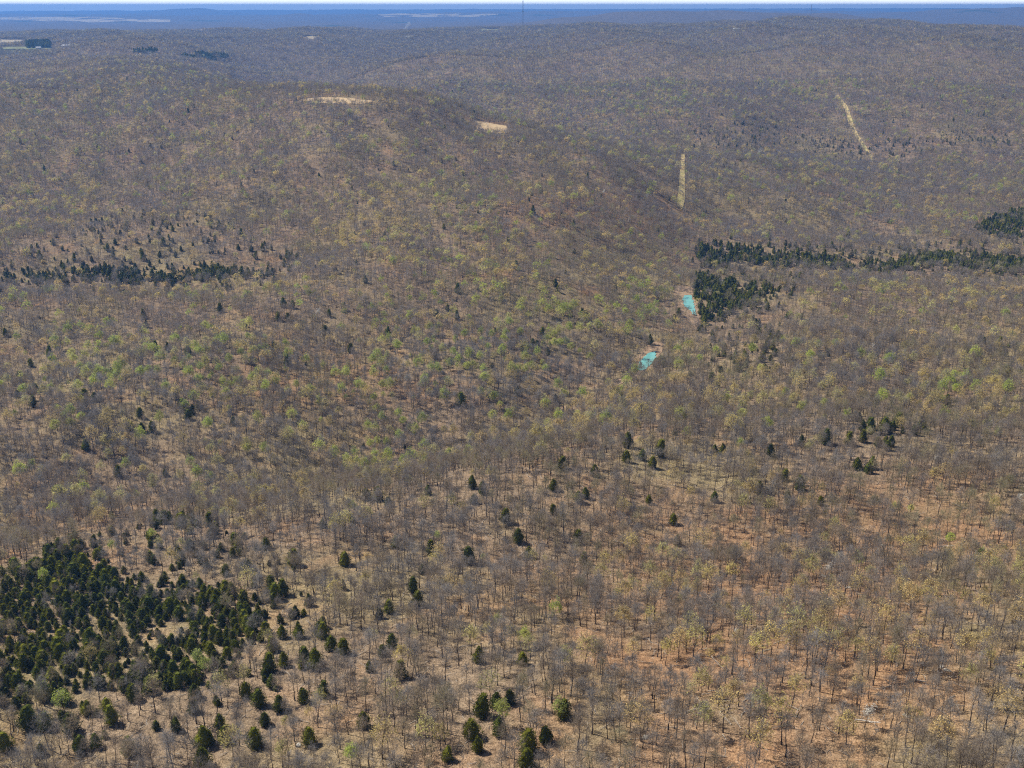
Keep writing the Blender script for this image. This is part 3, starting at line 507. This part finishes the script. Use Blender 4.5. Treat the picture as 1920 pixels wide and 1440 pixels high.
for i in range(5):
    t, c, lf = grow(rng, rng.uniform(9, 13), rng.uniform(2.6, 3.8), .45, 6, branches=3, twigs=2, tw=.12, leaves=240, leaf_size=.52, sides=3, dome=60, dw=.12)
    j = MB(); j.add(t, 0); j.add(c, 1); j.add(lf, 2); add_shape('yellow_far', i, j, [M['bark'], M['twig'], M['yellow']])
for i in range(5):
    t, c, lf = grow(rng, rng.uniform(8, 11), rng.uniform(2.4, 3.4), .4, 6, branches=3, twigs=2, tw=.12, leaves=280, leaf_size=.55, sides=3, dome=60, dw=.12)
    j = MB(); j.add(t, 0); j.add(c, 1); j.add(lf, 2); add_shape('green_far', i, j, [M['bark'], M['twig'], M['green']])
for i in range(6):
    H = rng.uniform(6, 9.5)
    t, c = cedar(rng, H, H * rng.uniform(.28, .42), 170, .75, tip=rng.uniform(.32, .65))
    j = MB(); j.add(t, 0); j.add(c, 1); add_shape('cedar_far', i, j, [M['bark'], M['cedar']])
for i in range(8):
    j = MB()
    for k in range(9):
        o = V(((k % 3 - 1) * 7.3 + rng.uniform(-3, 3), (k // 3 - 1) * 7.3 + rng.uniform(-3, 3), 0)); H = rng.uniform(8, 14); s = rng.uniform(2.4, 4.0)
        j.tube([o + V((0, 0, -2)), o + V((rng.uniform(-.5, .5), 0, H * .8))], [.24, .08], 3, 0, tip=False)
        mi = 2 if rng.random() < .10 else 1
        for w in range(46):
            d = rdir(rng, .4); q = rng.uniform(.65, 1.05); p = o + V((d.x * s * q, d.y * s * q, H * .66 + d.z * H * .28 * q))
            td = (d * .6 + V((0, 0, .4)) + rdir(rng) * .6).normalized(); j.blade(p - td, td, rng.uniform(1.4, 2.4), rng.uniform(.2, .36), td.cross(rdir(rng)).normalized(), mi)
    add_shape('clump', i, j, [M['bark'], M['twig'], M['yellow']])
for i in range(5):
    t, c, lf = grow(rng, rng.uniform(3.0, 5.5), rng.uniform(.9, 1.5), .3, 6, branches=3, twigs=4, tw=.05, sides=3)
    j = MB(); j.add(t, 0); j.add(c, 1); add_shape('sapling', i, j, [M['bark'], M['twig']])
for i in range(4):
    j = MB(); L = rng.uniform(2.5, 6)
    j.tube([V((0, 0, .1)), V((L * .5, rng.uniform(-.3, .3), .25)), V((L, rng.uniform(-.6, .6), .15))], [.12, .09, .03], 4)
    for k in range(5):
        d = V((rng.uniform(.2, 1), rng.uniform(-1, 1), rng.uniform(-.05, .4))).normalized(); j.blade(V((L * rng.uniform(.3, .9), 0, .2)), d, rng.uniform(.6, 1.8), .09, V((0, 0, 1)).cross(d).normalized())
    add_shape('branch', i, j, [M['deadwood']])

# ---------------------------------------------------------------- where the trees stand
rs = np.random.RandomState(5)
def jitter_grid(r0, r1, cell, half=36.0):
    n = int(r1 / cell) + 2
    gx, gy = np.meshgrid(np.arange(-n, n + 1), np.arange(0, n + 1))
    X = (gx.ravel() + rs.uniform(-.5, .5, gx.size)) * cell; Y = (gy.ravel() + rs.uniform(-.5, .5, gx.size)) * cell
    r = np.hypot(X, Y); a = np.degrees(np.arctan2(X, Y))
    k = (r >= r0) & (r < r1) & (np.abs(a) < np.clip(half + 1500.0 / (r + 1), 0, 60)); return X[k], Y[k]
def open_ground(X, Y):
    """True where no tree grows"""
    o = np.zeros(X.shape, bool)
    for k in ('ridge_clearing', 'spur_clearing', 'pool_a', 'pool_b'): o |= in_area(k, X, Y)
    for k in ('bank_a', 'bank_b', 'creek_gravel'): o |= in_area(k, X, Y) & (patch(X, Y, 11) < .35)
    g_ = patch(X, Y, 19) + .7 * patch(X, Y, 7)
    for k in 'abc': o |= in_area('cut_' + k, X, Y) & (g_ < (.0 if k == 'b' else .75))       # right-of-way, regrowing in places
    for d in (6, 12, 18, 24): o |= in_area('pool_a', X, Y + d) | in_area('pool_b', X, Y + d)     # trees also left out on the camera side so the pools show
    r = np.hypot(X, Y)
    for k in 'abcdefgh':
        for d in ((0, 80, 160) if k in 'ab' else (0, 50)): o |= in_area('field_' + k, X * (1 + d / r), Y * (1 + d / r))  # trees left out toward the camera too, so they do not hide the fields
    return o
def keep(X, Y, k): return X[k], Y[k]
A_X, A_Y, A_K = [], [], []
def add_pts(X, Y, kind):
    A_X.append(np.asarray(X, float)); A_Y.append(np.asarray(Y, float)); A_K.append(np.full(len(X), kind))
KINDS = ['bare', 'cedar', 'yellow', 'green', 'white']
for kd, pts in (('cedar', CEDARS), ('green', GREENS), ('yellow', YELLOWS), ('white', WHITES)):
    p = np.array(pts); add_pts(p[:, 0], p[:, 1], KINDS.index(kd))
# cedar groves
for area, cell, p_ in (('cedar_core', 3.4, .97), ('cedar_fringe', 6.2, .5)):
    X, Y = jitter_grid(180, 2400, cell); k = in_area(area, X, Y) & ~open_ground(X, Y)
    if area == 'cedar_fringe':
        k &= ~in_area('cedar_core', X, Y); fd = np.zeros(len(X))
        for q, f_ in zip(AREAS['cedar_fringe'], (.9, .65, 1.0, .5, .5, .35)): fd = np.maximum(fd, inside(q, X, Y) * f_)
        k &= rs.rand(len(X)) < fd
    k &= rs.rand(len(X)) < p_ * np.clip(.95 + .5 * patch(X, Y, 45), .25, 1.3) * np.where(np.hypot(X, Y) > 600, np.clip(.72 + .6 * patch(X, Y, 30), .15, 1), 1); X, Y = keep(X, Y, k); add_pts(X, Y, 1)
# a few stray cedars anywhere
X, Y = jitter_grid(300, 2600, 34); k = (rs.rand(len(X)) < .3) & ~open_ground(X, Y) & (Y > 520); add_pts(*keep(X, Y, k), 1)
# the hardwoods
X, Y = jitter_grid(110, 2600, 3.95)
og = open_ground(X, Y); core = in_area('cedar_core', X, Y); sp_ = in_area('sparse', X, Y)
dens = np.clip(.82 + .40 * patch(X, Y, 60) + .30 * patch(X, Y, 21), .22, 1.0); fr_ = in_area('cedar_fringe', X, Y); dens = np.where(core, dens * .13, np.where(fr_, dens * .6, dens)); dens = np.where(sp_, dens * .92, dens)
k = ~og & (rs.rand(len(X)) < dens); X, Y = keep(X, Y, k)
kd = np.zeros(len(X), int); u = rs.rand(len(X))
py = .03 + .07 * np.clip(patch(X, Y, 150), 0, 1) + .12 * in_area('yellow_zone', X, Y) * np.clip(.7 + patch(X, Y, 55), .1, 1.6)
pg = .012 + .035 * np.clip(patch(X + 900, Y, 170), 0, 1) + .10 * in_area('green_zone', X, Y) * np.clip(.6 + patch(X, Y, 70), .1, 1.6)
near_ = np.hypot(X, Y) < 560; pg = np.where(near_, pg * .15, pg)
pg = np.where(core[k] | fr_[k], 0, pg); kd[u < py] = 2; kd[(u >= py) & (u < py + pg)] = 3; kd[u > .9996] = 4
A_X.append(X); A_Y.append(Y); A_K.append(kd)
# neighbours left out, further on the camera side, so the marked trees show
lx, ly = np.concatenate(A_X[:4]), np.concatenate(A_Y[:4]); hx, hy = A_X[-1], A_Y[-1]; free = np.ones(len(hx), bool)
for x0, y0 in zip(lx, ly): free &= (((hx - x0) / 3.2) ** 2 + ((hy - y0 + 3.5) / 7.0) ** 2 > 1)
A_X[-1], A_Y[-1], A_K[-1] = hx[free], hy[free], A_K[-1][free]
TX, TY, TK = np.concatenate(A_X), np.concatenate(A_Y), np.concatenate(A_K)
TZ = height(TX, TY); TR = np.hypot(TX, TY)
TS = (rs.uniform(.55, 1.25, len(TX)) + .14 * np.clip(patch(TX + 300, TY, 80), -1, 1)) * np.where(TK == 1, rs.uniform(.62, 1.15, len(TX)), 1); TA = rs.uniform(0, 6.283, len(TX)); TV = rs.randint(0, 1000, len(TX))
ncd = len(CEDARS); TS[:ncd] = rs.uniform(1.0, 1.45, ncd)
nls = ncd + len(GREENS) + len(YELLOWS) + len(WHITES); TS[ncd:nls] = rs.uniform(1.0, 1.3, nls - ncd)
TS = np.where((TK == 1), TS * np.where(TR > 450, .86, .70), TS * np.where(TK >= 2, np.where(TR > 520, 1.0, np.where(TK == 3, .66, .86)), .82))
tilt = rs.normal(0, .035, (len(TX), 2))

# the trees that show largest in the picture stand as things of their own
cpt, spt = math.cos(PITCH), math.sin(PITCH)
dep = TY * cpt - (TZ + 3 - CAM_Z) * spt; up = TY * spt + (TZ + 3 - CAM_Z) * cpt
PX = 960 + 2000 * TX / dep; PY = 720 - 2000 * up / dep
in_view = (PX > -15) & (PX < 1935) & (PY > 0) & (PY < 1452)
single = np.zeros(len(TX), bool)
for k in range(5):
    idx = np.where(in_view & (TK == k))[0]; size = TS[idx] / dep[idx]
    single[idx[np.argsort(-size)][:{0: 300, 1: 300, 2: 260, 3: 220, 4: 14}[k]]] = True
NAMES = {0: 'bare_tree', 1: 'cedar_tree', 2: 'budding_tree', 3: 'leafing_tree', 4: 'flowering_tree'}
SINGLES = []
for i in np.where(single)[0]:
    k = int(TK[i]); shapes = SHAPES[KINDS[k]]; t, c, l = shapes[TV[i] % len(shapes)]
    o = empty(NAMES[k], (TX[i], TY[i], TZ[i])); o.rotation_euler = (tilt[i, 0], tilt[i, 1], TA[i]); s = TS[i]; o.scale = (s, s, s)
    put('trunk', t, o); put('crown', c, o)
    if l: put('blossom' if k == 4 else 'leaves', l, o)
    SINGLES.append((o, k, PX[i], PY[i], s))

# ---------------------------------------------------------------- the rest of the woods, as masses
def mass(name, label, coln, X, Y, Z, rot, scl, var):
    me = bpy.data.meshes.new(name); n = len(X)
    me.vertices.add(n); me.vertices.foreach_set('co', np.stack([X, Y, Z], -1).astype(np.float32).ravel())
    me.attributes.new('turn', 'FLOAT_VECTOR', 'POINT').data.foreach_set('vector', rot.astype(np.float32).ravel())
    me.attributes.new('size', 'FLOAT', 'POINT').data.foreach_set('value', scl.astype(np.float32))
    me.attributes.new('pick', 'INT', 'POINT').data.foreach_set('value', var.astype(np.int32))
    o = put(name, me)
    ng = bpy.data.node_groups.new(name, 'GeometryNodeTree')
    ng.interface.new_socket('Geometry', in_out='INPUT', socket_type='NodeSocketGeometry'); ng.interface.new_socket('Geometry', in_out='OUTPUT', socket_type='NodeSocketGeometry')
    gi = ng.nodes.new('NodeGroupInput'); go = ng.nodes.new('NodeGroupOutput'); ip = ng.nodes.new('GeometryNodeInstanceOnPoints')
    ci = ng.nodes.new('GeometryNodeCollectionInfo'); ci.inputs[0].default_value = protos[coln]; ci.inputs[1].default_value = True; ci.inputs[2].default_value = True
    def na(nm, ty): a = ng.nodes.new('GeometryNodeInputNamedAttribute'); a.data_type = ty; a.inputs[0].default_value = nm; return a.outputs[0]
    er = ng.nodes.new('FunctionNodeEulerToRotation')
    L = ng.links.new; L(gi.outputs[0], ip.inputs['Points']); L(ci.outputs[0], ip.inputs['Instance']); ip.inputs['Pick Instance'].default_value = True
    L(na('pick', 'INT'), ip.inputs['Instance Index']); L(na('turn', 'FLOAT_VECTOR'), er.inputs[0]); L(er.outputs[0], ip.inputs['Rotation']); L(na('size', 'FLOAT'), ip.inputs['Scale'])
    L(ip.outputs[0], go.inputs[0])
    md = o.modifiers.new('woods', 'NODES'); md.node_group = ng
    return tag(o, label, 'forest', None, 'stuff')
rot = np.stack([tilt[:, 0], tilt[:, 1], TA], -1)
def woods(name, label, k, coln, lo, hi):
    s = (TK == k) & ~single & (TR >= lo) & (TR < hi); n = len(protos[coln].objects)
    if s.any(): mass(name, label, coln, TX[s], TY[s], TZ[s], rot[s], TS[s], TV[s] % n)
LOD = 800
woods('bare_woods', 'leafless grey brown hardwoods covering the nearer slopes', 0, 'bare', 0, LOD)
woods('bare_woods', 'leafless hardwoods covering the hillsides beyond the creek', 0, 'bare_far', LOD, 1e9)
woods('cedar_woods', 'dark green cedars scattered through the nearer valley woods', 1, 'cedar', 0, LOD)
woods('cedar_woods', 'dark green cedar belts in the valley beyond the creek', 1, 'cedar_far', LOD, 1e9)
woods('budding_woods', 'yellow budding oaks scattered through the nearer woods', 2, 'yellow', 0, LOD)
woods('budding_woods', 'yellow budding oaks scattered over the far hillsides', 2, 'yellow_far', LOD, 1e9)
woods('leafing_woods', 'fresh green trees scattered through the nearer woods', 3, 'green', 0, LOD)
woods('leafing_woods', 'fresh green trees scattered over the far hillsides', 3, 'green_far', LOD, 1e9)
woods('flowering_woods', 'small white blossoming trees scattered through the woods', 4, 'white', 0, 1e9)
# woods of the distance: clumps of nine trees
X, Y = jitter_grid(2600, 6800, 21.0, 33)
X, Y = keep(X, Y, ~open_ground(X, Y)); Z = height(X, Y); n = len(X)
grove = np.zeros(n, bool)
for k in 'adg': grove |= in_area('grove_' + k, X, Y)
grove &= patch(X, Y, 160) > -.35
s = ~grove
r3 = np.stack([np.zeros(n), np.zeros(n), rs.uniform(0, 6.28, n)], -1)
mass('distant_woods', 'bluish grey hardwoods covering the distant hills and plateau', 'clump', X[s], Y[s], Z[s], r3[s], rs.uniform(.8, 1.15, s.sum()), rs.randint(0, 8, s.sum()))
X, Y = jitter_grid(1900, 5500, 7.0, 33); k = np.zeros(len(X), bool)
for g in 'adg': k |= in_area('grove_' + g, X, Y)
k &= (patch(X, Y, 160) + rs.normal(0, .35, len(X)) > -.35)
X, Y = keep(X, Y, k); n = len(X)
if n:
    mass('pine_grove', 'dark evergreen groves standing on the distant plateau', 'cedar_far', X, Y, height(X, Y), np.stack([np.zeros(n), np.zeros(n), rs.uniform(0, 6.28, n)], -1), rs.uniform(1.3, 2.0, n), rs.randint(0, 6, n))
# saplings and fallen branches under the near trees
X, Y = jitter_grid(120, 700, 4.2); X, Y = keep(X, Y, ~open_ground(X, Y) & (rs.rand(len(X)) < .75 + .3 * patch(X, Y, 40))); n = len(X)
tag(mass('undergrowth', 'thin bare saplings and brush between the near trees', 'sapling', X, Y, height(X, Y), np.stack([np.zeros(n), np.zeros(n), rs.uniform(0, 6.28, n)], -1), rs.uniform(.5, 1.2, n), rs.randint(0, 5, n)), None, 'undergrowth')
X, Y = jitter_grid(120, 600, 4.5); X, Y = keep(X, Y, ~open_ground(X, Y) & (rs.rand(len(X)) < .6)); n = len(X)
tag(mass('fallen_branches', 'fallen branches lying in the leaf litter', 'branch', X, Y, height(X, Y), np.stack([np.zeros(n), np.zeros(n), rs.uniform(0, 6.28, n)], -1), rs.uniform(.5, 1.2, n), rs.randint(0, 4, n)), None, 'branches')

# ---------------------------------------------------------------- logs, boulders
rng = random.Random(5)
log_lab = ['thick bleached log lying on the orange slope at the right', 'pale fallen trunk with bent branches near the bottom right', 'dark fallen log in the bare woods low in the middle',
           'weathered log beside a pale boulder in the lower right woods', 'grey fallen log on the slope in the middle of the picture', 'pale log at the top of the lower left cedar grove',
           'fallen trunk lying just above the group of low middle cedars', 'slanting fallen trunk among the yellow budding trees']
for i, ((x, y), lab) in enumerate(zip(LOGS, log_lab)):
    a = rng.uniform(-.5, .5); o = empty('fallen_log', (x, y, hgt(x, y) + .12)); o.rotation_euler = (0, 0, a)
    L = (5.2, 6.5, 5, 4.5, 5, 4, 6, 5.5)[i]; m_ = M['palewood'] if i in (0, 1, 3, 5) else M['deadwood']; r = .26 if i == 0 else .2
    j = MB(); j.tube([V((-L / 2, 0, .2)), V((-L / 4, .1, .22)), V((L / 4, .05, .25)), V((L / 2, .25, .22))], [r, r * .9, r * .75, r * .5], 8); put('trunk', j.mesh('trunk', [m_]), o)
    for s_ in (.2, .5, .8):
        j = MB(); b = V((L * (s_ - .5), .1, .25)); d = V((rng.uniform(.3, .8), rng.choice((-1, 1)) * rng.uniform(.3, .9), rng.uniform(.2, .7))).normalized()
        j.tube([b, b + d * .9, b + d * 1.7 + V((0, 0, .2))], [r * .4, r * .3, r * .1], 5); put('branch_stub', j.mesh('branch_stub', [m_]), o)
    tag(o, lab, 'log', 'fallen logs')
import bmesh
bl = ['pale boulder among the yellow budding trees right of centre', 'larger of two pale boulders beside a log at lower right', 'smaller of two pale boulders beside a log at lower right', 'grey boulder above the lower left cedar grove',
      'boulder on the orange slope below the yellow trees', 'pale rock in the lower right woods left of the yellow trees', 'flat pale rock on the slope near the bleached log', 'rock near the bottom edge right of the low cedars',
      'pale rock near the bottom edge below the cedar grove', 'boulder near the bottom edge at the right']
for i, ((x, y), lab) in enumerate(zip(BOULDERS, bl)):
    bm = bmesh.new(); bmesh.ops.create_icosphere(bm, subdivisions=3, radius=1.0); rr = random.Random(i)
    pl = [(rdir(rr), rr.uniform(.62, .9)) for _ in range(9)]
    for v in bm.verts:
        for d, h in pl:
            q = v.co.dot(d)
            if q > h: v.co -= d * (q - h) * .9
        v.co = V((v.co.x * 1.3, v.co.y * .9, v.co.z * .6))
    me = bpy.data.meshes.new('boulder'); bm.to_mesh(me); bm.free(); me.materials.append(M['stone'])
    o = put('boulder', me, None, (x, y, hgt(x, y) + .1)); s = rr.uniform(.6, 1.0) * (1.3 if i in (0, 1) else 1); o.scale = (s, s, s); o.rotation_euler = (0, 0, rr.uniform(0, 6)); tag(o, lab, 'rock', 'pale boulders')

# ---------------------------------------------------------------- far houses, masts, smoke
def house(x, y, w, d, h, rz, label, roofm, nwin=3):
    o = empty('farm_house', (x, y, hgt(x, y))); o.rotation_euler = (0, 0, rz)
    j = MB(); j.box(-w / 2, w / 2, -d / 2, d / 2, -1.5, h); b = len(j.v)
    j.v += [(-w / 2, -d / 2, h), (-w / 2, d / 2, h), (-w / 2, 0, h + d * .28), (w / 2, -d / 2, h), (w / 2, d / 2, h), (w / 2, 0, h + d * .28)]
    j.f += [(b, b + 2, b + 1), (b + 3, b + 4, b + 5)]; j.m += [0, 0]
    put('wall', j.mesh('wall', [M['wall']]), o)
    j = MB(); e = .6
    for sgn in (-1, 1):
        b = len(j.v); rdg = h + d * .28 + .25; lo = h - .15
        j.v += [(-w / 2 - e, sgn * (d / 2 + e), lo), (w / 2 + e, sgn * (d / 2 + e), lo), (w / 2 + e, 0, rdg), (-w / 2 - e, 0, rdg)]
        j.v += [(v[0], v[1], v[2] + .2) for v in j.v[b:b + 4]]
        for f in ((0, 1, 2, 3), (4, 7, 6, 5), (0, 4, 5, 1), (1, 5, 6, 2), (2, 6, 7, 3), (3, 7, 4, 0)): j.f.append(tuple(b + q for q in f)); j.m.append(0)
    put('roof', j.mesh('roof', [M[roofm]]), o)
    j = MB(); j.box(-.55, .55, -d / 2 - .06, -d / 2 + .02, 0, 2.1); put('door', j.mesh('door', [M['roofdark']]), o)
    for k in range(nwin):
        j = MB(); cx = -w / 2 + w * (k + .5) / nwin + (1.4 if abs(-w / 2 + w * (k + .5) / nwin) < 1.2 else 0); j.box(cx - .6, cx + .6, -d / 2 - .05, -d / 2 + .02, 1.0, 2.2); put('window', j.mesh('window', [M['darkglass']]), o)
    tag(o, label, 'house', 'far farm buildings')
hs = [(16, 10, 4, .1, 'white house below the rising smoke beyond the ridge', 'roof'), (20, 12, 5, .2, 'bright white barn on the far plateau right of the tall mast', 'roof'),
      (22, 10, 4, -.1, 'white house near the crest of the right hill', 'roof'), (12, 9, 3.5, .3, 'small pale house on the crest left of a white one', 'roofdark'),
      (11, 8, 4, .15, 'white cabin in the valley above the power line clearing', 'roof'), (24, 12, 5, 0, 'long white farm building by the green pasture strip', 'roof'),
      (14, 10, 4, .4, 'small farm shed left of the long white farm building', 'roof'), (16, 9, 4, -.2, 'pale house in the far woods right of the smoke', 'roofdark')]
for (x, y), (w, d, h, rz, lab, rm) in zip(HOUSES, hs): house(x, y, w, d, h, rz, lab, rm)
def mast(x, y, H, w, label):
    H = min(H, 209 - hgt(x, y)) / 1.06; o = empty('radio_mast', (x, y, hgt(x, y)))
    j = MB(); legs = [V((w * math.cos(a), w * math.sin(a), 0)) for a in (.5, 2.6, 4.7)]; up_ = V((0, 0, H))
    for l in legs: j.tube([l - V((0, 0, 2)), l + up_], [w * .28, w * .28], 4)
    nb = int(H / (w * 3.2))
    for b in range(nb):
        for q in range(3): j.tube([legs[q] + up_ * (b / nb), legs[(q + 1) % 3] + up_ * ((b + 1) / nb)], [w * .13, w * .13], 3)
    put('shaft', j.mesh('shaft', [M['steel']]), o)
    j = MB(); j.tube([up_, up_ + V((0, 0, H * .06))], [w * .35, w * .15], 6); put('antenna', j.mesh('antenna', [M['steel']]), o)
    j = MB(); j.tube([V((0, 0, H * .62)), V((0, 0, H * .645))], [w * 2.2, w * 2.2], 8); put('platform', j.mesh('platform', [M['steel']]), o)
    for a in (.5, 2.6, 4.7):
        for f in (.5, .95):
            d = V((math.cos(a), math.sin(a), 0)) * H * .45; j = MB(); j.tube([d - V((0, 0, 2)), V((0, 0, H * f))], [.05, .05], 3); put('guy_wire', j.mesh('guy_wire', [M['steel']]), o)
    tag(o, label, 'mast', 'radio masts')
for (x, y), (H, w, lab) in zip(MASTS, [(150, 1.7, 'tall thin radio mast rising above the horizon in the middle'), (130, 2.0, 'faint thin mast beside the pale fields far left'), (90, 1.8, 'faint thin mast on the far blue ridge at the right')]):
    mast(x, y, H, w, lab)
def smoke(x, y):
    bm = bmesh.new(); z = hgt(x, y)
    for i in range(9):
        t = i / 8; c = V((x + 26 * t + 3 * math.sin(i * 2), y + 4 * math.sin(i), z + 6 + 30 * t)); r = 3 + 6 * t
        g = bmesh.ops.create_icosphere(bm, subdivisions=2, radius=r, matrix=Matrix.Translation(c))
    me = bpy.data.meshes.new('smoke'); bm.to_mesh(me); bm.free()
    m, nt, out = mat('smoke'); vol = N(nt, 'ShaderNodeVolumePrincipled'); vol.inputs['Color'].default_value = (.85, .88, .95, 1); vol.inputs['Density'].default_value = .05
    nt.links.new(vol.outputs[0], out.inputs['Volume']); me.materials.append(m)
    o = put('smoke', me); md = o.modifiers.new('join', 'REMESH'); md.mode = 'VOXEL'; md.voxel_size = 1.6
    tag(o, 'thin pale smoke plume rising from the far woods', 'smoke', None, 'stuff')
smoke(*SMOKE[0])

# ---------------------------------------------------------------- the air
def haze():
    j = MB(); j.box(-30000, 30000, -30000, 30000, -130, 212)
    m, nt, out = mat('haze'); vol = N(nt, 'ShaderNodeVolumePrincipled')
    vol.inputs['Color'].default_value = (.16, .41, 1.0, 1); vol.inputs['Density'].default_value = HAZE; vol.inputs['Anisotropy'].default_value = .2
    nt.links.new(vol.outputs[0], out.inputs['Volume'])
    tag(put('haze', j.mesh('haze', [m])), 'bluish haze over the distant hills', 'haze', None, 'stuff')
HAZE = 8.8e-5
haze()

# ---------------------------------------------------------------- labels for the single trees
LOOK = {0: 'leafless grey tree', 1: 'dark green cedar', 2: 'yellow budding tree', 3: 'fresh green tree', 4: 'white blossoming tree'}
GRP = {0: 'leafless trees on the near slope', 1: 'dark cedars in the woods', 2: 'yellow budding trees', 3: 'fresh green trees', 4: 'white blossoming trees'}
CAT = {0: 'tree', 1: 'cedar', 2: 'tree', 3: 'tree', 4: 'tree'}
def place(px, py):
    if py > 1330: v = 'along the bottom edge'
    elif py > 1180: v = 'on the low near slope'
    elif py > 1020: v = 'on the upper near slope'
    elif py > 880: v = 'below the wooded draw'
    elif py > 740: v = 'around the wooded draw'
    elif py > 600: v = 'level with the nearer pool'
    elif py > 480: v = 'level with the farther pool'
    elif py > 330: v = 'on the slope above the pools'
    else: v = 'on the far hillside'
    b = min(int(max(px, 0) // 192), 9)
    h = ['at the left edge', 'near the left edge', 'well left of centre', 'left of centre', 'just left of centre', 'just right of centre', 'right of centre', 'well right of centre', 'near the right edge', 'at the right edge'][b]
    return v, h
cells = {}
for s in SINGLES: cells.setdefault((s[1],) + place(s[2], s[3]), []).append(s)
for (k, v, h), ss in cells.items():
    look = LOOK[k]; ss.sort(key=lambda s: s[2]); n = len(ss); group = '%s %s, %s' % (GRP[k], v, h)
    where = '%s, %s' % (v, h)
    names = {}
    if n == 1: names[0] = 'the only %s %s' % (look, where)
    elif n == 2: names = {0: 'left of two: %s %s' % (look, where), 1: 'right of two: %s %s' % (look, where)}
    elif n == 3: names = {0: 'leftmost of three: %s %s' % (look, where), 1: 'middle of three: %s %s' % (look, where), 2: 'rightmost of three: %s %s' % (look, where)}
    else:
        words_ = ['leftmost', 'second from left,', 'third from left,', 'fourth from left,', 'fifth from left,']; rwords = ['rightmost', 'second from right,', 'third from right,', 'fourth from right,', 'fifth from right,']
        rest = list(range(n)); nn = min(5, n // 3 + 1)
        for q in range(nn):
            i = q; names[i] = '%s %s %s' % (words_[q], look, where); rest.remove(i)
            if n - 1 - q in rest: names[n - 1 - q] = '%s %s %s' % (rwords[q], look, where); rest.remove(n - 1 - q)
        for word, key in (('lowest', lambda i: -ss[i][3]), ('highest', lambda i: ss[i][3]), ('tallest', lambda i: -ss[i][4]), ('smallest', lambda i: ss[i][4])):
            if rest: i = min(rest, key=key); rest.remove(i); names[i] = '%s inner %s %s' % (word, look, where)
    for i, s in enumerate(ss): tag(s[0], names.get(i, 'a middling %s %s' % (look, where)), CAT[k], group)
print('singles', len(SINGLES), 'trees', len(TX))
